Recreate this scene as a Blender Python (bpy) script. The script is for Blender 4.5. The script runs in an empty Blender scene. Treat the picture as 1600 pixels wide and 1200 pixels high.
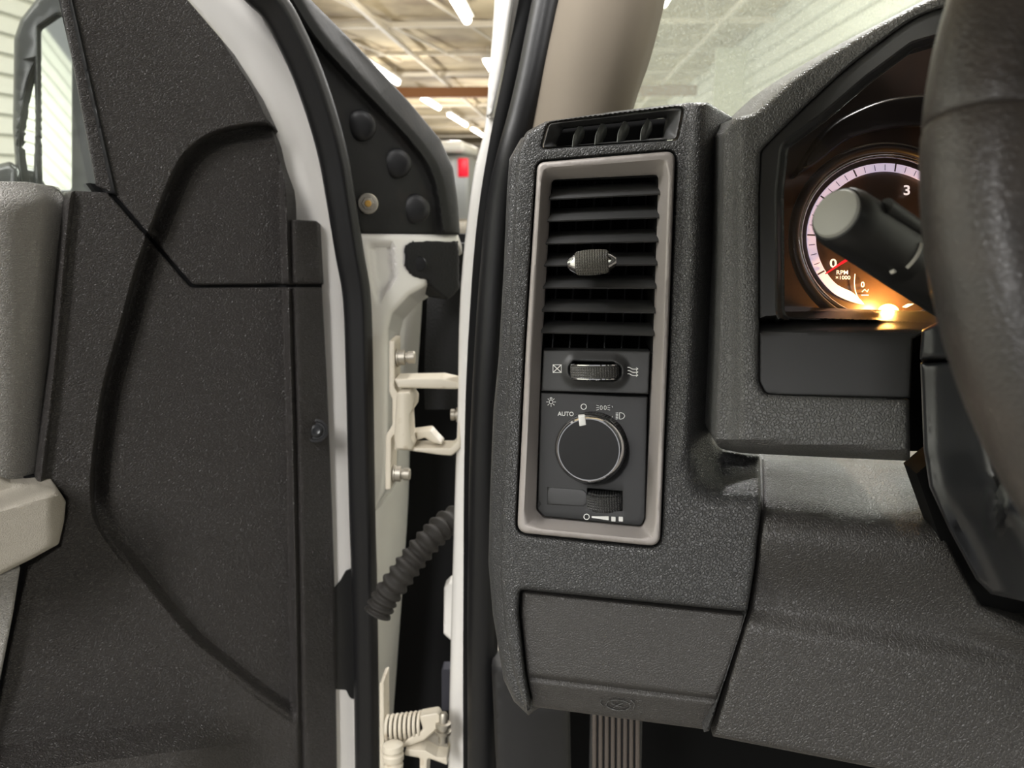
import bpy, bmesh, math, random
import numpy as np
from mathutils import Vector, Matrix, Euler
from mathutils.geometry import delaunay_2d_cdt
random.seed(7)
sc = bpy.context.scene
COL = sc.collection
F = 1150.0
CAM = Vector((0, 0, 1.60))
PITCH = math.atan(310 / F); YAW = math.atan(80 / F * math.cos(PITCH))
ROT = (Matrix.Rotation(YAW, 3, 'Z') @ Matrix.Rotation(math.pi / 2 - PITCH, 3, 'X'))
RN = np.array(ROT); CN = np.array(CAM)

# ------------------------------------------------------------------ helpers
def W(x, y, d):
    return CAM + ROT @ Vector(((x - 800) / F * d, (600 - y) / F * d, -d))
def WN(xy, d):
    xy = np.asarray(xy, float); d = np.asarray(d, float)
    c = np.stack([(xy[:, 0] - 800) / F * d, (600 - xy[:, 1]) / F * d, -d], 1)
    return CN + c @ RN.T
def camv(x, y, z):                       # camera-frame vector (right, up, towards viewer) to world
    return ROT @ Vector((x, y, z))
def plane(*p):
    A = np.array([[1, q[0], q[1]] for q in p], float); b = np.array([1 / q[2] for q in p])
    k = np.linalg.solve(A, b)
    return lambda x, y: 1 / (k[0] + k[1] * x + k[2] * y)
def sst(t):
    t = np.clip(t, 0, 1); return t * t * (3 - 2 * t)
def corner(pts, r=0, n=6):               # polygon with rounded corners: (x, y) or (x, y, r)
    out = []; N = len(pts)
    for i in range(N):
        p = np.array(pts[i][:2], float); rr = pts[i][2] if len(pts[i]) > 2 else r
        a = np.array(pts[i - 1][:2], float) - p; b = np.array(pts[(i + 1) % N][:2], float) - p
        la, lb = np.linalg.norm(a), np.linalg.norm(b)
        if rr <= 0.01: out.append(tuple(p)); continue
        a /= la; b /= lb
        ang = math.acos(max(-1, min(1, a @ b)))
        if ang > 3.05: out.append(tuple(p)); continue
        t = min(rr / math.tan(ang / 2), la * .48, lb * .48)
        s, e = p + a * t, p + b * t
        for k in range(n + 1):
            u = k / n; q = (1 - u) ** 2 * s + 2 * u * (1 - u) * p + u * u * e
            out.append(tuple(q))
    return out
def spl(pts, k=6):                       # open Catmull-Rom through pts (any dimension)
    P = [np.array(p, float) for p in pts]; P = [2 * P[0] - P[1]] + P + [2 * P[-1] - P[-2]]
    out = []
    for i in range(1, len(P) - 2):
        a, b, c, d = P[i - 1:i + 3]
        for j in range(k):
            t = j / k
            out.append(tuple(.5 * (2 * b + (c - a) * t + (2 * a - 5 * b + 4 * c - d) * t * t + (3 * b - a - 3 * c + d) * t ** 3)))
    out.append(tuple(P[-2])); return out
def circle(cx, cy, rx, ry=None, n=36, a0=0, rot=0):
    ry = rx if ry is None else ry; o = []
    for i in range(n):
        t = a0 + 2 * math.pi * i / n; u, v = rx * math.cos(t), ry * math.sin(t)
        o.append((cx + u * math.cos(rot) - v * math.sin(rot), cy + u * math.sin(rot) + v * math.cos(rot)))
    return o
def resample(loop, step):
    out = []; N = len(loop)
    for i in range(N):
        a = np.array(loop[i]); b = np.array(loop[(i + 1) % N]); L = np.linalg.norm(b - a)
        if L < 1e-6: continue
        m = max(1, int(math.ceil(L / step)))
        for j in range(m): out.append(tuple(a + (b - a) * j / m))
    return out
def segdist(P, loop, closed=True):
    L = np.array(loop, float); A = L if closed else L[:-1]; B = np.roll(L, -1, 0) if closed else L[1:]
    best = np.full(len(P), 1e9)
    for s in range(0, len(P), 4000):
        Q = P[s:s + 4000, None, :]; d = B - A
        t = np.clip(((Q - A) * d).sum(2) / np.maximum((d * d).sum(1), 1e-12), 0, 1)
        best[s:s + 4000] = np.sqrt((((A + t[..., None] * d) - Q) ** 2).sum(2)).min(1)
    return best
def inside(P, loop):
    L = np.array(loop, float); x, y = P[:, 0], P[:, 1]; r = np.zeros(len(P), bool)
    for i in range(len(L)):
        x1, y1 = L[i]; x2, y2 = L[(i + 1) % len(L)]
        if y1 == y2: continue
        c = ((y1 > y) != (y2 > y)) & (x < (x2 - x1) * (y - y1) / (y2 - y1) + x1)
        r ^= c
    return r
PARENT_BLOCK = None
def link(name, me, mat, parent=None, smooth=True, ang=38):
    o = bpy.data.objects.new(name, me); COL.objects.link(o)
    if mat: me.materials.append(mat)
    if smooth:
        me.polygons.foreach_set('use_smooth', [True] * len(me.polygons))
        try: me.set_sharp_from_angle(angle=math.radians(ang))
        except Exception: pass
    if parent: o.parent = parent
    return o
def from_pf(name, V, Fc, mat, parent=None, smooth=True, ang=38):
    me = bpy.data.meshes.new(name); me.from_pydata([tuple(v) for v in V], [], [tuple(f) for f in Fc]); me.update()
    bm = bmesh.new(); bm.from_mesh(me); bmesh.ops.remove_doubles(bm, verts=bm.verts, dist=1e-7)
    bmesh.ops.recalc_face_normals(bm, faces=bm.faces); bm.to_mesh(me); bm.free()
    return link(name, me, mat, parent, smooth, ang)
def back_of(back):
    if isinstance(back, Vector): return np.array(back)
    return np.array(Vector((0, back, 0)))          # along the vehicle, away from the driver
def sheet(name, outline, dfn, mat, parent=None, holes=(), back=.02, step=14, edge=(0, 0), hedge=None, bstep=None, ang=38, feat=()):
    """solid panel: outline and holes given in view coordinates, its front surface at depth dfn, edges rounded, extruded to the back"""
    bstep = bstep or step
    loops = [resample(outline, bstep)] + [resample(h, bstep) for h in holes]
    pts = []; cons = []; nb = 0
    for lp in loops:
        n = len(lp); cons += [(nb + i, nb + (i + 1) % n) for i in range(n)]; nb += n; pts += lp
    bpts = np.array(pts)
    O = np.array(outline); x0, y0 = O.min(0); x1, y1 = O.max(0)
    gx, gy = np.meshgrid(np.arange(x0 + step * .5, x1, step), np.arange(y0 + step * .5, y1, step))
    gx = gx + (np.arange(gx.shape[0])[:, None] % 2) * step * .5
    cand = [np.stack([gx.ravel(), gy.ravel()], 1)]; cmin = [np.full(gx.size, step * .45)]
    hedge = hedge if hedge is not None else edge
    def rings(lps, r):
        if r <= 0: return
        for lp in lps:
            L = np.array(lp); T = np.roll(L, -1, 0) - np.roll(L, 1, 0); T /= np.maximum(np.linalg.norm(T, axis=1), 1e-9)[:, None]
            Nn = np.stack([-T[:, 1], T[:, 0]], 1)
            for f in (.12, .32, .62, 1.0):
                for s in (1, -1):
                    cand.append(L + Nn * s * r * f); cmin.append(np.full(len(L), r * f * .93))
    rings(loops[:1], edge[0]); rings(loops[1:], hedge[0])
    def dmin(P):
        d = segdist(P, loops[0]); 
        for h in loops[1:]: d = np.minimum(d, segdist(P, h))
        return d
    def inn(P):
        m = inside(P, loops[0])
        for h in loops[1:]: m &= ~inside(P, h)
        return m
    fl_ = []; fmax = []
    for ln, offs in feat:
        L = np.array(resample(ln + [ln[-1]], max(3., step * .6))); L = L[(np.abs(np.diff(L, axis=0, append=L[-1:] + 1)).sum(1) > 1e-6)]
        T = np.gradient(L, axis=0); T /= np.maximum(np.linalg.norm(T, axis=1), 1e-9)[:, None]; Nn = np.stack([-T[:, 1], T[:, 0]], 1)
        for f in offs: cand.append(L + Nn * f); cmin.append(np.full(len(L), 1.2))
        fl_.append(ln); fmax.append(max(abs(f) for f in offs))
    keep = []
    for k, (c, m) in enumerate(zip(cand, cmin)):
        dd = dmin(c); ok = inn(c) & (dd >= m)
        if k == 0:
            ok &= dd > max(edge[0], hedge[0] if holes else 0) * 1.15
            for ln, fm in zip(fl_, fmax): ok &= segdist(c, ln, False) > fm + step * .4
        keep.append(c[ok])
    P = np.concatenate([bpts] + keep)
    key = np.round(P / .35).astype(int); _, idx = np.unique(key[nb:], axis=0, return_index=True)
    P = np.concatenate([bpts, P[nb:][np.sort(idx)]])
    r = delaunay_2d_cdt([Vector(p) for p in P.tolist()], cons, [], 0, 1e-5)
    P2 = np.array([tuple(v) for v in r[0]]); T = np.array([list(f) for f in r[2] if len(f) == 3])
    cen = P2[T].mean(1); T = T[inn(cen)]
    d = dfn(P2[:, 0], P2[:, 1]) * np.ones(len(P2))
    e0 = segdist(P2, loops[0])
    def rd(e, pr):
        if pr[0] <= 0: return 0
        t = 1 - np.clip(e / pr[0], 0, 1); return pr[1] * (1 - np.sqrt(np.maximum(1 - t * t, 0)))
    d = d + rd(e0, edge)
    for h in loops[1:]: d = d + rd(segdist(P2, h), hedge)
    V = WN(P2, d); n = len(V); bk = back_of(back); Vb = V + bk
    faces = [tuple(t) for t in T.tolist()]
    cnt = {}
    for t in faces:
        for a, b in ((t[0], t[1]), (t[1], t[2]), (t[2], t[0])): cnt[(a, b)] = cnt.get((a, b), 0) + 1
    be = [(a, b) for (a, b) in cnt if (b, a) not in cnt]
    allf = faces + [(b, a, a + n, b + n) for a, b in be]
    used = sorted({i for e in be for i in e}); mp = {o: k for k, o in enumerate(used)}
    r2 = delaunay_2d_cdt([Vector(P2[i].tolist()) for i in used], [(mp[a], mp[b]) for a, b in be], [], 0, 1e-5)
    if len(r2[0]) == len(used):
        Q = P2[used]; T2 = np.array([list(f) for f in r2[2] if len(f) == 3]); T2 = T2[inn(Q[T2].mean(1))]
        allf += [(used[c] + n, used[b] + n, used[a] + n) for a, b, c in T2.tolist()]
    VV = np.concatenate([V, Vb]); usedv = sorted({i for f in allf for i in f}); m2 = {o: k for k, o in enumerate(usedv)}
    return from_pf(name, VV[usedv], [[m2[i] for i in f] for f in allf], mat, parent, True, ang)
def patch(name, rows, mat, parent=None, thick=.002, k=5, ang=40):
    """curved surface through rows of (x, y, depth) points, given a thickness"""
    R = [spl(r, k) if len(r) > 2 else [tuple(np.array(r[0]) + (np.array(r[1]) - np.array(r[0])) * j / k) for j in range(k + 1)] for r in rows]
    G = []
    for c in range(len(R[0])):
        colp = [r[c] for r in R]
        G.append(spl(colp, k) if len(colp) > 2 else [tuple(np.array(colp[0]) + (np.array(colp[1]) - np.array(colp[0])) * j / k) for j in range(k + 1)])
    nc, nr = len(G), len(G[0])
    V = [W(*p) for c in G for p in c]
    Fc = [(i * nr + j, (i + 1) * nr + j, (i + 1) * nr + j + 1, i * nr + j + 1) for i in range(nc - 1) for j in range(nr - 1)]
    me = bpy.data.meshes.new(name); me.from_pydata([tuple(v) for v in V], [], Fc); me.update(); me.calc_loop_triangles()
    N = [Vector(v.normal) for v in me.vertices]; s = 1 if sum((CAM - V[i]).dot(N[i]) for i in range(len(V))) < 0 else -1
    n = len(V); V2 = V + [V[i] + N[i] * s * thick for i in range(n)]
    F2 = Fc + [tuple(q + n for q in reversed(f)) for f in Fc]
    ring = [i * nr for i in range(nc)] + [(nc - 1) * nr + j for j in range(1, nr)] + [i * nr + nr - 1 for i in range(nc - 2, -1, -1)] + [j for j in range(nr - 2, 0, -1)]
    F2 += [(ring[i], ring[(i + 1) % len(ring)], ring[(i + 1) % len(ring)] + n, ring[i] + n) for i in range(len(ring))]
    bpy.data.meshes.remove(me)
    return from_pf(name, V2, F2, mat, parent, True, ang)
def sweep(name, path, mat, parent=None, r=.01, prof=None, radii=None, n=18, closed=False, up=None, ang=50):
    """profile swept along world points; profile u runs sideways, v towards the viewer"""
    P = [Vector(p) for p in path]; m = len(P)
    prof = prof or [(math.cos(2 * math.pi * i / n), math.sin(2 * math.pi * i / n)) for i in range(n)]
    V = []
    for i, p in enumerate(P):
        t = (P[(i + 1) % m] - P[i - 1]) if closed else (P[min(i + 1, m - 1)] - P[max(i - 1, 0)])
        t.normalize(); vw = up if up is not None else (CAM - p).normalized()
        s = t.cross(vw).normalized(); w = s.cross(t).normalized()
        rr = (radii[i] if radii else r)
        V += [p + s * (u * rr) + w * (v * rr) for u, v in prof]
    k = len(prof); Fc = []
    for i in range(m if closed else m - 1):
        a, b = i * k, ((i + 1) % m) * k
        Fc += [(a + j, a + (j + 1) % k, b + (j + 1) % k, b + j) for j in range(k)]
    if not closed: Fc += [tuple(range(k - 1, -1, -1)), tuple(range((m - 1) * k, m * k))]
    return from_pf(name, V, Fc, mat, parent, True, ang)
def lathe(name, p0, axis, prof, mat, parent=None, n=40, sx=1., ref=None, ang=35):
    """profile [(t, r)] revolved round the axis through p0; sx squashes sideways"""
    a = Vector(axis).normalized(); ref = ref or Vector((0, 0, 1))
    u = a.cross(ref).normalized(); v = u.cross(a).normalized(); V = []
    for t, r in prof: V += [p0 + a * t + u * (r * math.cos(2 * math.pi * i / n) * sx) + v * (r * math.sin(2 * math.pi * i / n)) for i in range(n)]
    Fc = []
    for j in range(len(prof) - 1): Fc += [(j * n + i, j * n + (i + 1) % n, (j + 1) * n + (i + 1) % n, (j + 1) * n + i) for i in range(n)]
    Fc += [tuple(range(n - 1, -1, -1)), tuple(range((len(prof) - 1) * n, len(prof) * n))]
    return from_pf(name, V, Fc, mat, parent, True, ang)
def box(name, lo, hi, mat, parent=None, bev=0.):
    V = [(x, y, z) for x in (lo[0], hi[0]) for y in (lo[1], hi[1]) for z in (lo[2], hi[2])]
    Fc = [(0, 1, 3, 2), (4, 6, 7, 5), (0, 4, 5, 1), (2, 3, 7, 6), (0, 2, 6, 4), (1, 5, 7, 3)]
    o = from_pf(name, V, Fc, mat, parent, False)
    if bev:
        bm = bmesh.new(); bm.from_mesh(o.data); bmesh.ops.bevel(bm, geom=bm.edges[:], offset=bev, segments=3, profile=.5, affect='EDGES'); bm.to_mesh(o.data); bm.free()
        o.data.polygons.foreach_set('use_smooth', [True] * len(o.data.polygons)); o.data.set_sharp_from_angle(angle=.6)
    return o
def strokes(name, lines, w, dfn, mat, parent=None, lift=.0006, th=.0005):
    """printed or embossed marks: thin raised ribbons on the surface dfn"""
    V = []; Fc = []
    for ln in lines:
        wd = w
        P = [np.array(p, float) for p in ln]; closed = len(P) > 2 and np.linalg.norm(P[0] - P[-1]) < .01
        if closed: P = P[:-1]
        m = len(P); b0 = len(V)
        for i in range(m):
            t = (P[(i + 1) % m] - P[i - 1]) if closed else (P[min(i + 1, m - 1)] - P[max(i - 1, 0)])
            t /= max(np.linalg.norm(t), 1e-9); nn = np.array([-t[1], t[0]]) * wd / 2
            for q in (P[i] + nn, P[i] - nn):
                d = float(dfn(q[0], q[1])); V += [W(q[0], q[1], d - lift), W(q[0], q[1], d - lift + th)]
        for i in range(m if closed else m - 1):
            a, b = b0 + 4 * i, b0 + 4 * ((i + 1) % m)
            Fc += [(a, a + 2, b + 2, b), (a + 1, b + 1, b + 3, a + 3), (a, b, b + 1, a + 1), (a + 2, a + 3, b + 3, b + 2)]
        if not closed:
            a, b = b0, b0 + 4 * (m - 1); Fc += [(a, a + 1, a + 3, a + 2), (b, b + 2, b + 3, b + 1)]
    return from_pf(name, V, Fc, mat, parent, False)
def text(name, s, x, y, h, dfn, mat, parent=None, lift=.0008, wid=1., bold=0., shear=0.):
    cu = bpy.data.curves.new('t', 'FONT'); cu.body = s; cu.size = 1; cu.align_x = 'CENTER'; cu.align_y = 'CENTER'; cu.offset = bold; cu.resolution_u = 6
    o = bpy.data.objects.new('t', cu); COL.objects.link(o); dg = bpy.context.evaluated_depsgraph_get(); dg.update()
    me = bpy.data.meshes.new_from_object(o.evaluated_get(dg)); bpy.data.objects.remove(o); k = h / .70
    for v in me.vertices:
        px, py = x + v.co.x * k * wid, y - v.co.y * k + v.co.x * k * shear
        v.co = W(px, py, float(dfn(px, py)) - lift)
    return link(name, me, mat, parent, False)
def thing(name, label, cat, group=None):
    o = bpy.data.objects.new(name, None); COL.objects.link(o); o['label'] = label; o['category'] = cat
    if group: o['group'] = group
    return o
def tag(o, label, cat, group=None, kind=None):
    if kind: o['kind'] = kind
    if label: o['label'] = label
    if cat: o['category'] = cat
    if group: o['group'] = group
    return o
def struct(o): o['kind'] = 'structure'; return o

# ------------------------------------------------------------------ materials
def lin(c): return tuple(((v / 255 / 12.92) if v / 255 < .04045 else ((v / 255 + .055) / 1.055) ** 2.4) for v in c) + (1,)
def mat(name, rgb, rough=.5, metal=0., spec=.5, grain=None, noise=None, emit=None, coat=0., colvar=None):
    """grain=(scale, distance, stretch): leather-like pebbles; noise=(scale, distance); colvar=(scale, rgb2, lo, hi)"""
    m = bpy.data.materials.new(name); m.use_nodes = True; nt = m.node_tree; b = nt.nodes['Principled BSDF']; L = nt.links
    b.inputs['Base Color'].default_value = lin(rgb); b.inputs['Roughness'].default_value = rough; b.inputs['Metallic'].default_value = metal
    b.inputs['Specular IOR Level'].default_value = spec; b.inputs['Coat Weight'].default_value = coat
    if emit: b.inputs['Emission Color'].default_value = lin(emit[0]); b.inputs['Emission Strength'].default_value = emit[1]
    if grain or noise or colvar: tc = nt.nodes.new('ShaderNodeTexCoord')
    if colvar:
        nz = nt.nodes.new('ShaderNodeTexNoise'); nz.inputs['Scale'].default_value = colvar[0]; nz.inputs['Detail'].default_value = 5
        L.new(tc.outputs['Object'], nz.inputs['Vector'])
        r = nt.nodes.new('ShaderNodeValToRGB'); r.color_ramp.elements[0].position = colvar[2]; r.color_ramp.elements[1].position = colvar[3]
        r.color_ramp.elements[0].color = lin(rgb); r.color_ramp.elements[1].color = lin(colvar[1])
        L.new(nz.outputs['Fac'], r.inputs['Fac']); L.new(r.outputs['Color'], b.inputs['Base Color'])
    if grain:
        mp = nt.nodes.new('ShaderNodeMapping'); mp.inputs['Scale'].default_value = grain[2]; mp.inputs['Rotation'].default_value = (0, .5, .3)
        L.new(tc.outputs['Object'], mp.inputs['Vector'])
        wz = nt.nodes.new('ShaderNodeTexNoise'); wz.inputs['Scale'].default_value = grain[0] * .45; wz.inputs['Detail'].default_value = 3
        L.new(mp.outputs['Vector'], wz.inputs['Vector'])
        mx = nt.nodes.new('ShaderNodeVectorMath'); mx.operation = 'MULTIPLY_ADD'; mx.inputs[1].default_value = (1.1 / grain[0],) * 3
        L.new(wz.outputs['Color'], mx.inputs[0]); L.new(mp.outputs['Vector'], mx.inputs[2])
        vo = nt.nodes.new('ShaderNodeTexVoronoi'); vo.feature = 'DISTANCE_TO_EDGE'; vo.inputs['Scale'].default_value = grain[0]
        L.new(mx.outputs['Vector'], vo.inputs['Vector'])
        rp = nt.nodes.new('ShaderNodeMapRange'); rp.interpolation_type = 'SMOOTHSTEP'; rp.inputs['From Max'].default_value = .22; L.new(vo.outputs['Distance'], rp.inputs['Value'])
        bu = nt.nodes.new('ShaderNodeBump'); bu.inputs['Strength'].default_value = 1; bu.inputs['Distance'].default_value = grain[1]
        L.new(rp.outputs['Result'], bu.inputs['Height']); L.new(bu.outputs['Normal'], b.inputs['Normal'])
    elif noise:
        nz = nt.nodes.new('ShaderNodeTexNoise'); nz.inputs['Scale'].default_value = noise[0]; nz.inputs['Detail'].default_value = 3
        L.new(tc.outputs['Object'], nz.inputs['Vector'])
        bu = nt.nodes.new('ShaderNodeBump'); bu.inputs['Distance'].default_value = noise[1]; L.new(nz.outputs['Fac'], bu.inputs['Height']); L.new(bu.outputs['Normal'], b.inputs['Normal'])
    return m
def knurl_mat(name, rgb, u, v, sc_, dist=.0004, rough=.45):
    """fine square knurling: two crossed saw waves along the world directions u and v"""
    m = mat(name, rgb, rough); nt = m.node_tree; L = nt.links; b = nt.nodes['Principled BSDF']
    tc = nt.nodes.new('ShaderNodeTexCoord'); outs = []
    for ax in (u, v):
        if ax is None: continue
        dt = nt.nodes.new('ShaderNodeVectorMath'); dt.operation = 'DOT_PRODUCT'; dt.inputs[1].default_value = tuple(Vector(ax).normalized() * sc_)
        L.new(tc.outputs['Object'], dt.inputs[0])
        pp = nt.nodes.new('ShaderNodeMath'); pp.operation = 'PINGPONG'; pp.inputs[1].default_value = 1; L.new(dt.outputs['Value'], pp.inputs[0]); outs.append(pp)
    if len(outs) == 2:
        mn = nt.nodes.new('ShaderNodeMath'); mn.operation = 'MINIMUM'; L.new(outs[0].outputs[0], mn.inputs[0]); L.new(outs[1].outputs[0], mn.inputs[1])
    else: mn = outs[0]
    bu = nt.nodes.new('ShaderNodeBump'); bu.inputs['Distance'].default_value = dist; L.new(mn.outputs[0], bu.inputs['Height']); L.new(bu.outputs['Normal'], b.inputs['Normal'])
    return m
def glass_mat(name, tint, haze, hcol, spots=None):
    m = bpy.data.materials.new(name); m.use_nodes = True; nt = m.node_tree; L = nt.links; nt.nodes.remove(nt.nodes['Principled BSDF'])
    out = nt.nodes['Material Output']; tr = nt.nodes.new('ShaderNodeBsdfTransparent'); tr.inputs[0].default_value = tint
    gl = nt.nodes.new('ShaderNodeBsdfGlossy'); gl.inputs['Roughness'].default_value = .02; fr = nt.nodes.new('ShaderNodeFresnel'); fr.inputs[0].default_value = 1.45
    a = nt.nodes.new('ShaderNodeMixShader'); L.new(fr.outputs[0], a.inputs[0]); L.new(tr.outputs[0], a.inputs[1]); L.new(gl.outputs[0], a.inputs[2])
    df = nt.nodes.new('ShaderNodeBsdfTranslucent'); df.inputs[0].default_value = lin(hcol)
    d2 = nt.nodes.new('ShaderNodeBsdfDiffuse'); d2.inputs[0].default_value = lin(hcol)
    dm = nt.nodes.new('ShaderNodeMixShader'); dm.inputs[0].default_value = .5; L.new(df.outputs[0], dm.inputs[1]); L.new(d2.outputs[0], dm.inputs[2])
    b = nt.nodes.new('ShaderNodeMixShader'); b.inputs[0].default_value = haze; L.new(a.outputs[0], b.inputs[1]); L.new(dm.outputs[0], b.inputs[2])
    if spots:
        tc = nt.nodes.new('ShaderNodeTexCoord'); nz = nt.nodes.new('ShaderNodeTexNoise'); nz.inputs['Scale'].default_value = spots[0]; nz.inputs['Detail'].default_value = 6; nz.inputs['Roughness'].default_value = .7
        L.new(tc.outputs['Object'], nz.inputs['Vector']); rp = nt.nodes.new('ShaderNodeMapRange'); rp.inputs['From Min'].default_value = .42; rp.inputs['From Max'].default_value = .72
        rp.inputs['To Min'].default_value = haze; rp.inputs['To Max'].default_value = spots[1]; L.new(nz.outputs['Fac'], rp.inputs['Value']); L.new(rp.outputs['Result'], b.inputs[0])
    L.new(b.outputs[0], out.inputs['Surface']); return m

M_dash = mat('dash_grained_vinyl', (54, 54, 54), .37, grain=(430, .00042, (1, 1, 1)))
M_dash_soft = mat('dash_moulded_vinyl', (54, 52, 50), .44, grain=(560, .0002, (1, 1, 1)))
M_surround = mat('cluster_surround_vinyl', (80, 80, 79), .4, grain=(420, .00040, (1, 1, 1)))
M_smooth = mat('smooth_dark_plastic', (44, 44, 44), .44, spec=.38, noise=(900, .00003))
M_black = mat('matte_black_plastic', (30, 30, 31), .45)
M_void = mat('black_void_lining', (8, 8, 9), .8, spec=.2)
M_panel = mat('switch_panel_black', (26, 26, 27), .44, spec=.35, noise=(1500, .00002))
M_door = mat('door_grained_vinyl', (58, 55, 53), .38, grain=(270, .0011, (1, 1, 2.2)))
M_door_edge = mat('door_smooth_edge', (32, 32, 32), .5, noise=(700, .00003))
M_insert = mat('door_grey_vinyl', (164, 161, 156), .42, grain=(290, .0009, (1, 1, 2.0)))
M_arm = mat('armrest_grey_vinyl', (158, 152, 140), .45, grain=(520, .00018, (1, 1, 1)))
M_white = mat('white_body_paint', (232, 229, 224), .25, coat=.5)
M_seal = mat('black_rubber_seal', (24, 24, 25), .42, spec=.35, noise=(120, .0002))
M_sail = mat('black_sail_cover', (20, 20, 20), .6, spec=.3, noise=(160, .0002), colvar=(14, (54, 47, 41), .55, .85))
M_foam = mat('black_foam', (16, 16, 17), .85, noise=(260, .0012))
M_bezel = mat('satin_taupe_metal_paint', (148, 142, 138), .48, metal=.3, noise=(1600, .00005))
M_chrome = mat('chrome', (225, 225, 225), .08, metal=1.)
M_steel = mat('zinc_steel', (176, 170, 158), .48, metal=.9)
M_brass = mat('yellow_zinc', (190, 150, 80), .35, metal=.9)
M_hinge = mat('cream_painted_steel', (205, 196, 178), .4, colvar=(60, (150, 125, 90), .62, .9))
M_boot = mat('wiring_boot_rubber', (38, 35, 31), .75)
M_pillar = mat('beige_pillar_cloth', (122, 112, 98), .8, noise=(1500, .00012))
M_mark = mat('white_print', (225, 225, 222), .5)
M_wheel = mat('worn_black_leather', (50, 47, 45), .34, grain=(420, .00010, (1, 1, 1)), colvar=(25, (74, 66, 60), .45, .9))
M_column = mat('column_black_plastic', (34, 35, 37), .3, noise=(500, .00003))
M_stalk = mat('stalk_black_plastic', (18, 18, 18), .42, spec=.35)
M_stalk_cap = mat('stalk_cap_grey', (150, 150, 143), .42)
M_stalk_mark = mat('stalk_print', (190, 188, 178), .5)
M_pedal = mat('worn_pedal_rubber', (78, 70, 64), .6)
M_carpet = mat('black_carpet', (11, 11, 11), .95, spec=.1)
M_mirror = mat('mirror_glass', (235, 238, 232), .03, metal=1.)
M_mhouse = mat('mirror_housing_plastic', (18, 19, 20), .35, spec=.3)
M_band = mat('gauge_band_backlit', (235, 225, 245), .5, emit=((235, 222, 250), .55))
M_num = mat('gauge_numeral_backlit', (240, 240, 240), .5, emit=((240, 235, 240), .8))
M_needle = mat('red_needle_lit', (220, 20, 40), .4, emit=((230, 20, 45), .9))
M_face = mat('gauge_face_black', (34, 31, 33), .3)
M_floorc = mat('cluster_base_brown', (165, 122, 82), .3, colvar=(30, (84, 58, 40), .5, .75))
M_tick = mat('gauge_tick_dark', (60, 58, 66), .5)
M_amber = mat('amber_warning_lamp', (255, 170, 60), .5, emit=((255, 190, 70), 28.))
M_glass = glass_mat('door_window_glass', (.95, .97, .95, 1), .02, (220, 225, 215))
M_wind = glass_mat('dusty_windshield_glass', (.95, .97, .94, 1), 0.12, (225, 230, 218), (320, .38))
M_lens = glass_mat('cluster_lens', (.97, .96, .96, 1), .012, (200, 180, 160))

# ------------------------------------------------------------------ depth surfaces
D = plane((850, 255, .62), (1053, 240, .588), (815, 835, .585))        # dashboard face
V = plane((500, 300, .92), (500, 1100, 1.05), (0, 600, .74))            # door trim
E = plane((560, 400, .985), (715, 400, 1.11), (560, 1100, 1.12))        # hinge face of the door
KF = plane((790, 0, .84), (710, 1200, .98), (900, 600, .86))            # door opening flange
BK_D = .22
DOORN = -(W(500, 600, V(500, 600)) - W(0, 600, V(0, 600))).cross(W(0, 1100, V(0, 1100)) - W(0, 600, V(0, 600))).normalized()
if DOORN.dot(camv(0, 0, -1)) < 0: DOORN = -DOORN

def lerpx(pts):                                 # x as a function of y
    ys = [p[1] for p in pts]; xs = [p[0] for p in pts]
    return lambda y: np.interp(y, ys, xs)

# ================================================================== DOOR
AOFF = [-8, -5, -2, 0, 3, 6, 9, 12, 16, 20, 24, 28]; AOFF = AOFF + [-q for q in AOFF if -q not in AOFF]
def dfeat(y0, y1): return [(ARC, AOFF), ([(float(GRV(q)), q) for q in range(y0, y1, 20)], [-8, -5, -2.5, 0, 2.5, 5, 8])]
door = thing('truck_door', 'open truck door with dark grained trim, white metal edge and black mirror corner cover', 'truck door')
ARC = spl([(430, 196), (385, 200), (335, 212), (300, 235), (277, 268), (255, 320), (235, 372), (215, 430), (192, 515), (168, 600), (155, 680), (148, 750), (150, 800), (165, 835), (200, 882), (250, 945), (300, 1003), (345, 1040), (395, 1080), (440, 1112), (475, 1135)], 5)
ARCP = ARC + [(620, 1135), (620, 150), (430, 150)]
GRV = lerpx([(452, 300), (456, 450), (462, 650), (467, 900), (472, 1200), (474, 1300)])
LEDGE = lambda x: np.interp(x, [-100, 0, 150, 290, 340, 460], [1182, 1168, 1142, 1124, 1118, 1108])
def door_d(x, y):
    x = np.asarray(x, float); y = np.asarray(y, float); sh = x.shape; P = np.stack([x.ravel(), y.ravel()], 1)
    d = V(x, y); a = segdist(P, ARC, False).reshape(sh) if sh else segdist(P, ARC, False)[0]
    i = inside(P, ARCP).reshape(sh) if sh else inside(P, ARCP)[0]
    dpt = np.interp(y, [150, 760, 840, 900, 1000, 1120], [1, 1, .35, 0, 0, .15])
    gr = np.where(i, sst(1 - a / 24), sst(1 - a / 7)) * .030 * dpt
    fd = 1 - sst((x - GRV(y) + 16) / 12)
    d = d + fd * np.where(i, np.interp(y, [780, 860], [.016, .024]) * sst(a / 22), 0) + gr * fd
    g = GRV(y); d = d + .010 * np.exp(-((x - g) / 4.) ** 2) + np.clip((x - g) / 60, 0, 1.4) * .03 * np.where(y > 300, 1, 0)
    d = d - .065 * np.clip((y - LEDGE(x)) / 48, 0, 1) * sst((430 - x) / 160)
    return d
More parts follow.
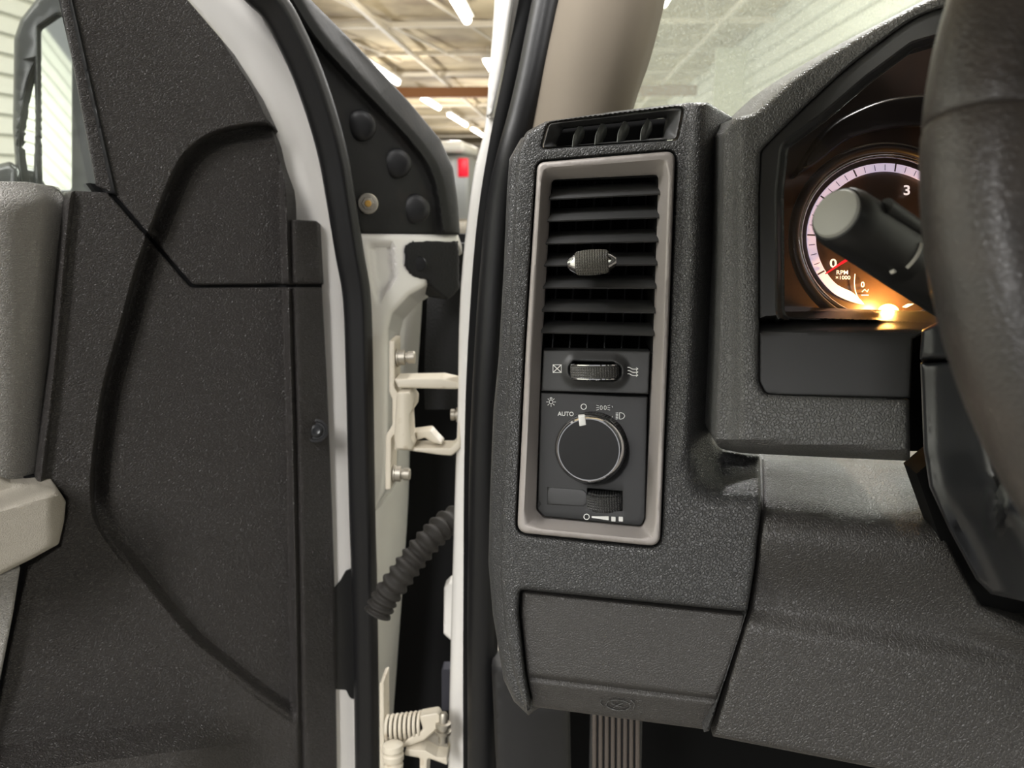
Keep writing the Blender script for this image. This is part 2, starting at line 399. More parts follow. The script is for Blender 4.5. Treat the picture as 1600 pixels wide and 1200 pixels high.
sheet('upper_trim', corner([(60, -180, 0), (120, -180, 0), (262, -30, 20), (295, 2, 20), (345, 60, 40), (393, 135, 40), (428, 210, 40), (445, 285, 30), (452, 343, 4), (496, 345, 4), (502, 443, 3), (302, 445, 14), (240, 374, 10), (180, 304, 8), (150, 290, 0)]),
      door_d, M_door, door, back=camv(0, 0, -.04), step=8, edge=(5, .003), feat=dfeat(310, 450))
lower = corner([(102, 318, 10), (112, 298, 8), (168, 301, 6), (236, 378, 10), (298, 450, 14), (503, 449, 3), (511, 600, 0), (519, 800, 0), (523, 930, 0), (527, 1240, 0), (0, 1240, 0), (-5, 1120, 0), (20, 990, 0), (44, 884, 0), (60, 875, 4), (95, 852, 4), (105, 800, 8), (105, 778, 10), (92, 763, 10), (56, 755, 2), (80, 560, 0), (93, 400, 0)])
def lower_d(x, y):
    xl = np.interp(y, [300, 400, 560, 755], [104, 94, 80, 57]); t = np.clip((x - xl) / 13, 0, 1)
    return door_d(x, y) - .006 * np.sin(math.pi * t) * (np.asarray(y) < 765)
sheet('lower_trim', lower, lower_d, M_door, door, back=DOORN * .05, step=8, edge=(4, .003), feat=dfeat(450, 1240) + [([(x, float(LEDGE(x))) for x in range(0, 420, 20)], [-4, 0, 8, 16, 24, 32, 40, 48]), ([(104, 300), (94, 400), (80, 560), (57, 755)], [0, -3, -6, -9, -12, 3, 6, 9, 12, 14])])
sheet('trim_joint', corner([(140, 286), (184, 292), (248, 368), (304, 438), (503, 438), (503, 456), (294, 456), (230, 386), (160, 312)]), lambda x, y: door_d(x, y) + .005, M_void, door, back=DOORN * .02, step=10)
ins = plane((0, 500, .722), (90, 500, .775), (0, 760, .765))
sheet('insert_panel', corner([(-280, 278, 0), (40, 284, 20), (92, 292, 8), (102, 312, 6), (93, 400, 0), (80, 560, 0), (57, 758, 0), (-280, 758, 0)]),
      lambda x, y: ins(x, y) + .020 * np.exp(-((np.asarray(y) - 283) / 22) ** 2) + .012 * sst((x - 55) / 40) - .008 * np.sin(np.clip((x + 40) / 110, 0, 1) * math.pi), M_insert, door, back=DOORN * .06, step=9, edge=(5, .003))['label'] = 'light grey vinyl insert'
def arm_d(x, y):
    x = np.asarray(x, float); y = np.asarray(y, float)
    top = np.interp(x, [-60, 0, 60, 103], [808, 800, 782, 772])
    return V(x, y) - .055 + .05 * sst((top - y) / 34) - .004 + .02 * sst((x - 70) / 60)
sheet('armrest', corner([(-280, 735, 0), (0, 746, 4), (16, 753, 6), (58, 755, 4), (88, 763, 14), (103, 783, 10), (100, 815, 20), (92, 850, 10), (48, 874, 10), (0, 898, 0), (-60, 930, 0), (-280, 935, 0)]), arm_d, M_arm, door, back=DOORN * .06, step=7, edge=(7, .006), feat=[([(-60, 808), (0, 800), (60, 782), (100, 773)], [-6, 0, 6, 12, 20, 28, 36, -12, -20, -28, -36])])['label'] = 'pale grey armrest'
sheet('map_pocket', corner([(-280, 940, 0), (-60, 925, 0), (0, 897, 0), (32, 884, 3), (20, 960, 0), (0, 1062, 0), (-60, 1250, 0), (-280, 1250, 0)]), lambda x, y: V(x, y) - .012, M_insert, door, back=DOORN * .04, step=12, edge=(4, .003))
sheet('trim_backing', corner([(-280, 760), (120, 740), (120, 880), (40, 1240), (-280, 1240)]), lambda x, y: V(x, y) + .012, M_void, door, back=DOORN * .02, step=30)
sheet('window_seal', corner([(50, -180, 0), (72, -180, 0), (181, 303, 0), (160, 303, 0)]), lambda x, y: V(x, y) - .004 + .008 * np.clip((106 + (y + 30) * .225 - x) / 12, 0, 1), M_seal, door, back=camv(0, 0, -.02), step=8, edge=(3, .002))
sheet('window_glass', corner([(-300, -200, 0), (46, -200, 0), (165, 310, 0), (-300, 310, 0)]), lambda x, y: V(x, y) + .02, M_glass, door, back=DOORN * .004, step=60)
# painted metal edge, its black tape, rubber seal
wl = [(120, -180), (262, -30), (295, 2), (345, 60), (393, 135), (430, 210), (446, 285), (453, 340), (460, 348), (496, 350), (503, 445), (511, 600), (519, 800), (523, 930), (527, 1240)]
wr = [(560, 1240), (556, 1100), (550, 880), (547, 700), (545, 560), (540, 470), (527, 350), (514, 260), (492, 180), (460, 105), (418, 35), (382, -40), (280, -180)]
sheet('metal_edge', wl[:7] + [(440, 345), (480, 440), (490, 600), (500, 800), (505, 930), (510, 1240)] + wr, lambda x, y: V(x, y) + .036 + .0 * x, M_white, door, back=DOORN * .03, step=12, edge=(6, .005))['label'] = 'white painted metal edge'
sheet('edge_tape', corner([(519, 925, 0), (524, 918, 0), (533, 906, 6), (541, 892, 6), (556, 886, 0), (560, 1091, 0), (548, 1093, 8), (541, 1078, 5), (524, 1077, 0), (519, 1077, 0)]), lambda x, y: V(x, y) + .034, M_door_edge, door, back=DOORN * .004, step=12)['label'] = 'black tape over the white edge'
pth = spl([(292, -180, .985), (382, -40, .985), (428, 10, .985), (456, 60, .985), (482, 118, .985), (505, 185, .985), (522, 250, .99), (534, 320, .99), (547, 400, 1.0), (558, 470, 1.0), (562, 600, 1.02), (566, 800, 1.05), (569, 900, 1.06), (572, 1050, 1.08), (574, 1250, 1.1)], 6)
dbl = [(math.cos(t) * (1 if math.sin(t) < .2 else 1), math.sin(t) * .75 + .22 * math.exp(-((math.cos(t) + .35) / .25) ** 2) * (1 if math.sin(t) > 0 else 0)) for t in [2 * math.pi * i / 28 for i in range(28)]]
sweep('rubber_seal', [W(p[0], p[1], float(E(p[0], p[1])) - .014) for p in pth], M_seal, door, r=.0185, prof=dbl)
# mirror corner cover on the outside of the frame
sail = corner([(300, -180, 0), (330, -180, 0), (446, -40, 10), (486, 0, 10), (560, 74, 20), (640, 160, 20), (688, 218, 20), (708, 262, 20), (715, 310, 10), (719, 366, 2), (562, 366, 0), (548, 300, 0), (528, 225, 0), (495, 140, 0), (450, 50, 0)])
RIDGE0 = [(440, -10), (485, 62), (540, 125), (600, 188), (650, 245), (672, 290), (684, 366)]
RIDGE = spl(RIDGE0, 4)
def sail_d(x, y):
    x = np.asarray(x, float); y = np.asarray(y, float); sh = x.shape; P = np.stack([x.ravel(), y.ravel()], 1)
    a = segdist(P, RIDGE, False).reshape(sh); right = inside(P, RIDGE + [(760, 366), (760, -60), (440, -60)]).reshape(sh)
    return E(x, y) + .004 - np.where(right, .004 + .014 * sst(a / 10) - .018 * sst((a - 20) / 26), .004 * np.exp(-(a / 5) ** 2))
sheet('mirror_corner_cover', sail, sail_d, M_sail, door, back=DOORN * .03, step=7, edge=(5, .006), feat=[(RIDGE, [-24, -20, -16, -10, -6, -3, 0, 3, 6, 10, 16, 20, 26, 34, 44])])
for cx, cy, r in ((564, 196, 24), (620, 255, 23), (649, 326, 23)):
    d0 = float(E(cx, cy)); rr = r * d0 / F
    lathe('rubber_plug', W(cx, cy, d0 + .004), (CAM - W(cx, cy, d0)), [(0, rr), (.006, rr * .98), (.0085, rr * .9), (.011, rr * .6), (.0118, rr * .25), (.012, .0001)], M_seal, door)
b0 = W(575, 318, float(E(575, 318))); ax = CAM - b0
bo = lathe('bolt', b0, ax, [(0, .0135), (.004, .0135), (.005, .0125)], M_steel, door); 
lathe('hex_head', b0 + ax.normalized() * .005, ax, [(0, .0088), (.005, .0088), (.006, .008)], M_steel, bo, n=6)
lathe('threaded_tip', b0 + ax.normalized() * .010, ax, [(0, .0045), (.006, .0045), (.007, .0035)], M_brass, bo, n=16)
# hinge face
sheet('hinge_face', corner([(556, 364, 0), (716, 366, 3), (717, 382, 3), (690, 392, 10), (668, 446, 8), (640, 462, 10), (614, 490, 14), (608, 515, 8), (606, 720, 6), (602, 768, 8), (585, 800, 4), (560, 815, 0), (556, 500, 0)]),
      lambda x, y: E(x, y) + .012 * (sst(1 - segdist(np.stack([np.ravel(x), np.ravel(y)], 1), [(578, 380), (612, 380), (622, 430), (592, 470)], True) / 9) * 0 + np.where(inside(np.stack([np.ravel(x), np.ravel(y)], 1), [(574, 380), (616, 378), (622, 436), (590, 476), (580, 440)]), sst(segdist(np.stack([np.ravel(x), np.ravel(y)], 1), [(574, 380), (616, 378), (622, 436), (590, 476), (580, 440)]) / 8), 0)).reshape(np.shape(x)), M_white, door, back=camv(0, 0, -.10), step=5, edge=(9, .012))['label'] = 'white painted hinge face of the door'
sheet('recessed_face', corner([(560, 430, 0), (668, 436, 8), (662, 600, 0), (640, 640, 10), (640, 860, 0), (634, 1000, 0), (628, 1240, 0), (560, 1240, 0)]), lambda x, y: E(x, y) + .05 + .0022 * (x - 590), M_white, door, back=DOORN * .02, step=14, edge=(6, .01))
fp = corner([(633, 384, 8), (645, 377, 5), (716, 377, 2), (718, 450, 0), (700, 470, 6), (672, 446, 4), (668, 438, 4), (645, 432, 8), (632, 415, 5)])
rng = random.Random(3)
fp = [(x + rng.uniform(-1, 1), y + rng.uniform(-1, 1)) for x, y in resample(fp, 5)]
fo = sheet('foam_block', fp, lambda x, y: E(x, y) - .006, M_foam, door, back=DOORN * .05, step=8, edge=(5, .005))
lathe('rubber_plug', W(655, 412, E(655, 412) - .006), CAM - b0, [(0, .0105), (.003, .0095), (.004, .0001)], M_seal, door)
# screw in the trim edge
sp = W(494, 673, door_d(494., 673.) - .002); 
so = lathe('trim_clip', sp, CAM - sp, [(0, .0155), (.003, .0155), (.0035, .0125), (.001, .0115), (.001, .0001)], M_black, door, n=32)
lathe('screw_head', sp + (CAM - sp).normalized() * .001, CAM - sp, [(0, .0085), (.003, .008), (.0045, .005), (.0035, .002), (.0035, .0001)], M_column, so, n=24)
# outside mirror seen through the door window
mir = thing('side_mirror', 'dark tow mirror outside the door window, at the upper left', 'side mirror')
hl = corner([(22, 60, 10), (32, 30, 14), (62, -8, 10), (86, -40, 0), (200, -40, 0), (200, 320, 0), (28, 320, 0), (20, 200, 10)])
hole1 = corner([(58, 42, 8), (88, 22, 6), (112, 22, 5), (112, 296, 5), (60, 296, 3)])
hole2 = corner(spl([(54, 96), (42, 130), (33, 180), (29, 230), (35, 292)], 4) + [(52, 292), (54, 200)])
MD = lambda x, y: 1.12 + .0 * x
sheet('housing', hl, MD, M_mhouse, mir, holes=[hole1, hole2], back=camv(-.02, 0, -.05), step=14, edge=(8, .012), hedge=(3, .006))
sheet('mirror_glass', corner([(54, 18), (116, 18), (116, 300), (56, 300)]), lambda x, y: 1.127 + .0 * x, M_mirror, mir, back=DOORN * .004, step=20)
sheet('blind_spot_glass', corner([(26, 90), (56, 90), (56, 300), (26, 300)]), lambda x, y: 1.127 - .0002 * (x - 40) + ((y - 200) / 100) ** 2 * .004, M_mirror, mir, back=DOORN * .004, step=8)
sheet('mounting_arm', corner([(-40, 262, 0), (0, 256, 8), (16, 252, 10), (30, 262, 12), (33, 330, 0), (-40, 330, 0)]), lambda x, y: 1.09 + .0 * x, M_mhouse, mir, back=DOORN * .05, step=10, edge=(12, .02))

# ================================================================== HINGES AND LOOM
def cyl(name, a, b, r, m, parent, n=24, prof=None):
    A, B = Vector(a), Vector(b); L = (B - A).length
    return lathe(name, A, B - A, prof or [(0, r * .9), (L * .04, r), (L * .96, r), (L, r * .9)], m, parent, n=n)
def bolt(parent, x0, y0, x1, y1, d, r, name='bolt', m=None):
    A, B = W(x0, y0, d), W(x1, y1, d); a = (B - A); L = a.length
    o = lathe(name, A, a, [(0, r * 1.0), (L * .12, r * 1.5), (L * .18, r * 1.5), (L * .2, r * 1.25), (L * .5, r * 1.25), (L * .52, r * .8), (L * .62, r * .8), (L * .65, r), (L * .95, r), (L, r * .8)], m or M_steel, parent, n=16); return o
hg = thing('door_hinge', 'cream painted upper door hinge bridging door and body, above the wiring boot', 'hinge', 'door hinges')
hd = lambda x, y: 1.0 + .0 * x
sheet('door_leaf', corner([(608, 532, 3), (617, 532, 3), (617, 606, 6), (624, 616, 4), (624, 672, 4), (612, 684, 8), (611, 765, 3), (602, 765, 3), (603, 680, 8), (613, 664, 6), (613, 624, 6), (608, 612, 6)]), lambda x, y: .995 + .0 * x, M_hinge, hg, back=.035, step=6, edge=(2, .002))
sheet('upper_arm', corner([(616, 592, 2), (690, 591, 3), (716, 597, 6), (722, 606, 3), (712, 608, 3), (622, 606, 3)]), lambda x, y: .985 + .0 * x, M_hinge, hg, back=.03, step=6, edge=(3, .003))
sheet('lower_arm', corner([(618, 690, 3), (645, 700, 3), (705, 700, 6), (714, 690, 4), (722, 600, 2), (726, 600, 0), (720, 700, 6), (706, 712, 8), (690, 711, 3), (640, 704, 3), (616, 703, 3)]), lambda x, y: .983 + .0 * x, M_hinge, hg, back=.03, step=6, edge=(2, .002))
sheet('knuckle', corner([(620, 614, 3), (640, 613, 4), (648, 624, 6), (647, 638, 6), (640, 648, 4), (642, 684, 4), (648, 692, 6), (644, 703, 4), (618, 701, 3), (616, 684, 3), (618, 646, 3)]), lambda x, y: .972 + ((x - 630) / 14) ** 2 * .006, M_hinge, hg, back=.03, step=4, edge=(2, .002))
sheet('stop_lug', corner([(641, 676, 4), (672, 672, 6), (682, 684, 3), (694, 696, 4), (676, 692, 4), (664, 684, 4), (645, 690, 3)]), lambda x, y: .995 - .0004 * (x - 660), M_hinge, hg, back=.02, step=5, edge=(3, .004))
bolt(hg, 617, 559, 649, 558, 1.01, .0085); bolt(hg, 612, 740, 641, 741, 1.01, .0085); bolt(hg, 722, 648, 704, 648, 1.02, .008)
h2 = thing('door_hinge', 'cream painted lower door hinge with coil spring at the bottom of the gap', 'hinge', 'door hinges')
sheet('door_leaf', corner([(593, 1068, 3), (600, 1062, 3), (602, 1250, 0), (594, 1250, 0)]), lambda x, y: .995 + .0 * x, M_hinge, h2, back=.03, step=8, edge=(2, .002))
pr = []
A, B = W(604, 1138, 1.0), W(661, 1131, 1.0); L = (B - A).length
for i in range(8):
    t = i / 7
    A2 = A.lerp(B, t); dirv = (B - A).normalized(); u = dirv.cross(camv(0, 0, 1)).normalized(); w = u.cross(dirv)
coil = []
for i in range(8 * 18 + 1):
    a = 2 * math.pi * i / 18; coil.append(A.lerp(B, i / (8 * 18)) + u * math.cos(a) * .0155 + w * math.sin(a) * .0155)
sweep('coil_spring', coil, M_hinge, h2, r=.0024, n=8, up=dirv)
cyl('spring_core', A, B, .011, M_void, h2)
sheet('spring_bracket', corner([(655, 1118, 4), (684, 1113, 6), (692, 1126, 4), (680, 1142, 5), (664, 1156, 5), (640, 1166, 3), (622, 1168, 3), (640, 1152, 4), (661, 1140, 3)]), lambda x, y: .985 + .0 * x, M_hinge, h2, back=.012, step=6, edge=(3, .003))
sheet('lower_arm', corner([(634, 1170, 3), (664, 1172, 4), (682, 1182, 5), (698, 1184, 3), (700, 1196, 3), (690, 1192, 3), (668, 1184, 4), (664, 1250, 0), (656, 1250, 0), (656, 1184, 4), (632, 1180, 3)]), lambda x, y: .98 + .0 * x, M_hinge, h2, back=.03, step=6, edge=(2, .002))
sheet('body_plate', corner([(662, 1164, 6), (672, 1144, 6), (698, 1140, 0), (700, 1186, 0), (664, 1174, 4)]), lambda x, y: 1.0 + .0 * x, M_steel, h2, back=.01, step=8)
A = W(615, 1225, .965); B = W(614, 1160, .965)
lathe('hinge_pin', A, B - A, [(0, .010), (.018, .010), (.02, .0125), (.026, .0132), (.028, .011), (.03, .011), (.032, .0135), (.039, .0142), (.041, .012), (.043, .012), (.045, .014), (.052, .0132), (.0545, .009), (.0555, .0001)], M_hinge, h2, n=28)
A = W(692, 1160, .985); B = W(693, 1113, .985)
lathe('stud', A, B - A, [(0, .006), (.01, .006), (.011, .010), (.016, .011), (.017, .007), (.02, .007), (.021, .0105), (.026, .0105), (.027, .006), (.037, .006), (.040, .004)], M_steel, h2, n=20)
bt = sweep('wiring_boot', [W(*p) for p in spl([(590, 958, 1.03), (603, 932, 1.03), (626, 900, 1.03), (650, 868, 1.04), (676, 838, 1.05), (700, 816, 1.07), (735, 800, 1.1)], 22)], M_boot, None, n=24,
      radii=[.0178 + .0024 * math.cos(i * 2 * math.pi / 9.0) for i in range(22 * 6 + 1)])
tag(bt, 'dark ribbed rubber boot carrying the door wiring between door and body', 'wiring boot')

# ================================================================== TRUCK BODY ROUND THE DOOR OPENING
body = thing('pickup_cab', 'truck cab opening with white flange, black seal, beige pillar and dusty windshield', 'truck cab')
fl = spl([(779, -200), (774, -40), (770, 40), (764, 120), (757, 200), (742, 262), (733, 320), (722, 420), (717, 520), (715, 640), (711, 760), (707, 900), (703, 1060), (699, 1240)], 4)
fr_ = spl([(862, -200), (824, -40), (812, 40), (798, 110), (781, 200), (763, 300), (752, 380), (747, 450), (740, 560), (737, 640), (735, 760), (733, 900), (732, 1060), (731, 1240)], 4)
sheet('door_flange', fl + fr_[::-1], lambda x, y: KF(x, y) + .06, M_white, body, back=.04, step=10, edge=(9, .012))['label'] = 'white painted door opening flange'
sheet('outer_flange', spl([(784, -200), (776, -40), (774, 0), (766, 100), (760, 182)], 4) + spl([(770, 182), (786, 100), (800, 0), (808, -40), (842, -200)], 4), lambda x, y: KF(x, y) + .03, M_white, body, back=.03, step=8, edge=(6, .006))
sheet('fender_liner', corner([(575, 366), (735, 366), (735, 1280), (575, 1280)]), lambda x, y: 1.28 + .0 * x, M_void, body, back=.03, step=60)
sheet('hinge_pillar_skin', corner([(672, 384, 8), (735, 380, 0), (735, 640, 0), (664, 640, 0), (662, 600, 4), (668, 450, 0)]), lambda x, y: 1.2 + .0 * x, M_foam, body, back=.03, step=40)
sheet('access_bracket', corner([(694, 918, 3), (702, 910, 4), (730, 910, 0), (730, 1005, 0), (704, 1000, 4), (693, 990, 3)]), lambda x, y: 1.12 + .0 * x, M_white, body, back=.02, step=10, edge=(4, .004))
sheet('wiring_clip', corner([(690, 1046, 2), (730, 1046, 0), (730, 1110, 0), (690, 1110, 2)]), lambda x, y: 1.16 + .0 * x, mat('dark_blue_plastic', (34, 34, 44), .6), body, back=.02, step=20)
sweep('door_seal', [W(*p) for p in spl([(904, -200, .85), (868, -50, .85), (858, 0, .85), (846, 60, .85), (834, 120, .85), (820, 180, .85), (801, 250, .85), (786, 320, .86), (775, 430, .87), (766, 560, .88), (759, 700, .9), (756, 850, .92), (754, 1000, .94), (754, 1250, .97)], 6)], M_seal, body, r=.0195)
sweep('seal_lip', [W(*p) for p in spl([(872, -200, .885), (836, -50, .885), (826, 0, .885), (814, 60, .885), (799, 130, .885), (782, 210, .885), (765, 310, .89), (755, 400, .89), (748, 500, .9), (742, 620, .91), (739, 760, .93), (738, 900, .95), (737, 1050, .97), (737, 1250, 1.0)], 6)], M_void, body, r=.0115)
pl = [[(913, -200, .84), (852, 60, .84), (835, 150, .84), (822, 230, .84)], [(953, -200, .80), (902, 60, .80), (885, 150, .80), (872, 230, .80)], [(1013, -200, .79), (962, 60, .79), (942, 150, .79), (925, 230, .79)],
      [(1060, -200, .805), (1005, 60, .805), (985, 150, .805), (968, 230, .805)], [(1086, -200, .84), (1025, 60, .84), (996, 150, .84), (972, 230, .84)]]
patch('pillar_trim', pl, M_pillar, body, thick=.006)['label'] = 'beige pillar trim'
ws = [[(1074, -330, .92), (1000, 90, 1.1), (950, 320, 1.3)], [(1262, -330, .95), (1240, 90, 1.13), (1230, 320, 1.33)], [(2000, -330, 1.1), (2000, 90, 1.3), (2000, 320, 1.5)]]
patch('windshield', ws, M_wind, body, thick=.005, k=4)['label'] = 'dusty windshield glass'
sheet('kick_panel', corner([(768, 1040, 0), (800, 1040, 0), (850, 1100, 0), (890, 1090, 0), (893, 1260, 0), (778, 1260, 0)]), lambda x, y: .9 - .0012 * (x - 744) * 0 + ((x - 800) / 90) ** 2 * .01, mat('kick_panel_plastic', (25, 24, 24), .6, noise=(60, .0006)), body, back=.03, step=14, edge=(8, .012))
bx = [W(870, 1000, 1.15), W(1750, 900, 1.15), W(1750, 1500, 1.15), W(870, 1500, 1.15)]
sheet('footwell_carpet', corner([(800, 900), (1800, 800), (1800, 1400), (800, 1400)]), lambda x, y: 1.15 + .0 * x, M_carpet, body, back=.03, step=90)
box('shade_roof', (-.42, -.35, 1.985), (1.5, .62, 2.02), M_pillar, body, .01)  # unseen roof, added to shade the cab; cut short to let rear light in
ped = thing('parking_brake_pedal', 'worn ribbed foot pedal pad in the dark footwell under the dashboard', 'pedal')
pd = lambda x, y: .80 + .0 * x
sheet('pedal_pad', corner([(923, 1112, 6), (1004, 1118, 6), (1001, 1260, 4), (920, 1260, 4)]), pd, M_black, ped, back=.015, step=12, edge=(4, .004))
for i in range(8):
    x = 929 + i * 9.6
    sheet('rib', corner([(x - 3.2, 1116, 2), (x + 3.2, 1116, 2), (x + 2.8, 1256, 2), (x - 3.8, 1256, 2)]), lambda a, b: .795 + .0 * a, M_pedal, ped, back=.006, step=30, edge=(2, .002))
sheet('pedal_arm', corner([(945, 1020), (985, 1020), (985, 1130), (945, 1130)]), lambda x, y: .84 + .0 * x, M_black, ped, back=.02, step=40)

# ================================================================== DASHBOARD
dash = thing('dashboard', 'dark grey grained truck dashboard filling the right half behind the steering wheel', 'dashboard')
RX = lerpx([(1096, 160), (1088, 400), (1078, 600), (1072, 700), (1080, 800)])
def mod_d(x, y):
    x = np.asarray(x, float); y = np.asarray(y, float); r = RX(y)
    d = D(x, y) + .065 * sst((x - r) / 60) * (1 - sst((y - 712) / 78))
    return d - .004 * np.exp(-((x - r + 6) / 12) ** 2) * (1 - sst((y - 712) / 78))
mod = spl([(806, 262), (803, 320), (797, 500), (790, 650), (784, 800), (782, 900), (789, 980), (802, 1050)], 4)
modo = [(826, 1112), (802, 1050)][1:1] + corner([(822, 206, 16), (852, 190, 20), (960, 174, 60), (1078, 160, 20), (1106, 160, 16), (1146, 184, 4), (1128, 206, 6), (1122, 400, 0), (1117, 600, 0), (1112, 690, 10), (1130, 704, 6), (1187, 712, 3), (1189, 800, 0), (1180, 880, 0), (1168, 952, 2), (1122, 1096, 0), (1108, 1142, 3), (1100, 1144, 0), (1121, 1093, 3), (1166, 956, 3), (812, 921, 8), (810, 960, 0), (820, 1050, 0), (829, 1106, 0), (824, 1114, 2), (802, 1050, 0), (789, 980, 0), (782, 900, 0), (784, 800, 0), (790, 650, 0), (797, 500, 0), (804, 300, 0), (810, 236, 6)])
BZ = corner([(840, 254, 14), (1055, 236, 14), (1044, 540, 0), (1031, 854, 18), (808, 832, 18), (822, 540, 0)])
def grow(loop, r):
    L = np.array(loop); c = L.mean(0); T = np.roll(L, -1, 0) - np.roll(L, 1, 0); T /= np.maximum(np.linalg.norm(T, axis=1), 1e-9)[:, None]
    N = np.stack([T[:, 1], -T[:, 0]], 1); s = np.sign(((L - c) * N).sum(1).mean()); return [tuple(p) for p in L + N * s * r]
SLOT = corner([(857, 192, 10), (1068, 168, 6), (1058, 218, 8), (846, 232, 6)])
sheet('end_panel', modo, mod_d, M_dash, dash, holes=[grow(BZ, 2.5), grow(SLOT, 1.)], back=.03, step=8, edge=(7, .006), hedge=(4, .004), bstep=8, feat=[([(float(RX(q)), q) for q in range(185, 720, 15)], [-6, 0, 6, 12, -12, 18, -18, 24, -24, 32, -32])])
capo = corner([(815, 214, 10), (796, 248, 10), (792, 300, 0), (787, 420, 0), (779, 560, 0), (771, 640, 0), (766, 760, 0), (763, 880, 10), (770, 960, 0), (787, 1062, 0), (803, 1096, 6), (826, 1118, 0), (850, 1100, 0), (860, 900, 0), (835, 214, 0)])
sheet('end_cap', capo, lambda x, y: D(x, y) + .018 + .018 * sst((800 + .0 * y - x) / 40), M_dash, dash, back=.16, step=10, edge=(8, .012))
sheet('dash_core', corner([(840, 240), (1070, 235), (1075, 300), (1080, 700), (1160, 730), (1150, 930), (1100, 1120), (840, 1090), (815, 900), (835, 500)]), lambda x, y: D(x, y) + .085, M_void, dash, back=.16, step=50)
# drawer with the brake release mark
dr = corner([(816, 924, 6), (1164, 960, 4), (1160, 985, 0), (1120, 1096, 0), (1104, 1140, 6), (832, 1104, 6), (824, 1056, 0), (815, 960, 0)])
DF = lambda x: 1058 + (np.asarray(x, float) - 825) * .118
dra = thing('brake_release_drawer', 'flat dark grey panel with embossed brake mark set low in the dashboard', 'panel')
dr_d = lambda x, y: D(x, y) + .006 + np.clip((y - DF(x)) / 60, 0, 1) * .012 + .003 * np.exp(-((y - DF(x)) / 4.) ** 2)
sheet('front', dr, dr_d, M_dash_soft, dra, back=.03, step=8, edge=(5, .004), feat=[([(x, float(DF(x))) for x in (822, 900, 1000, 1122)], [-10, -7, -4, -2, 0, 2, 4, 7, 10])])
em = [circle(966, 1102, 19, 8, 28, 0, .1) + [circle(966, 1102, 19, 8, 28, 0, .1)[0]], [(958, 1106), (967, 1101), (976, 1098)], [(955, 1099), (964, 1103), (972, 1105)], spl([(985, 1094), (991, 1100), (989, 1109)], 4), spl([(940, 1092), (938, 1098), (942, 1103)], 4)]
strokes('embossed_mark', em, 1.3, dr_d, M_surround, dra, lift=.0012, th=.002)
# knee panel
def kn_d(x, y):
    x = np.asarray(x, float); y = np.asarray(y, float)
    ys = 800 + (x - 1187) * .08; t = (ys - y) / 72; yc = 945 + (x - 1180) * .16
    d = D(x, y) + .080 * np.log1p(np.exp(t * 7)) / 7
    d = d + .010 * sst((y - ys - 40) / np.maximum(yc - ys - 60, 20)) - .006 * sst((y - yc) / 40)
    return d - .008 * np.exp(-((x - 1600) / 80) ** 2 - ((y - 995 - (x - 1600) * .3) / 30) ** 2)
kno = corner([(1191, 716, 3), (1420, 726, 8), (1442, 762, 0), (1482, 848, 0), (1508, 902, 20), (1532, 944, 14), (1600, 972, 0), (2050, 1010, 0), (2050, 1290, 0), (1380, 1202, 0), (1112, 1150, 4), (1128, 1100, 0), (1172, 955, 0), (1184, 880, 0), (1193, 800, 0)])
sheet('knee_panel', kno, kn_d, mat('knee_panel_vinyl', (54, 52, 50), .38, grain=(460, .0003, (1, 1, 1))), dash, back=.06, step=9, edge=(6, .006))
# cluster surround
def su_d(x, y):
    x = np.asarray(x, float); y = np.asarray(y, float)
    yb = 684 + (x - 1115) * .055
    d = D(x, y) - .026 + .03 * sst((y - yb) / 30)
    d = d + .012 * sst((1162 - x) / 26) * sst((y - 160) / 60) - .05 * sst((x - 1250) / 300) * sst((300 - y) / 150)
    return d
top_out = spl([(1150, 184), (1178, 176), (1200, 158), (1240, 122), (1290, 88), (1350, 52), (1400, 24), (1460, -6), (1560, -40), (1680, -60), (1900, -60)], 4)
inn_e = spl([(1900, -14), (1680, -10), (1580, 0), (1500, 8), (1462, 16), (1425, 32), (1390, 56), (1330, 102), (1270, 156), (1222, 202)], 4) + corner([(1222, 202), (1189, 236, 10), (1186, 300, 0), (1186, 596, 18), (1196, 616, 14), (1240, 618, 4), (1420, 624)])[1:-1]
suo = corner([(1130, 206, 8)] + [(1126, 400), (1121, 560), (1116, 670, 10), (1118, 694, 14), (1150, 706, 6), (1420, 720, 5), (1422, 626, 3)])
suo = suo[::-1]
ring = top_out + inn_e + [(1422, 625, 0)][0:1] and (top_out + inn_e + [(1421, 625), (1422, 716), (1418, 720), (1300, 715), (1160, 708)] + corner([(1160, 708), (1116, 700, 22), (1121, 560), (1126, 400), (1129, 210, 10), (1150, 184)])[1:-1])
sheet('cluster_surround', ring, su_d, M_surround, dash, back=.12, step=8, edge=(8, .007), bstep=8)['label'] = 'grey grained hood round the gauges'
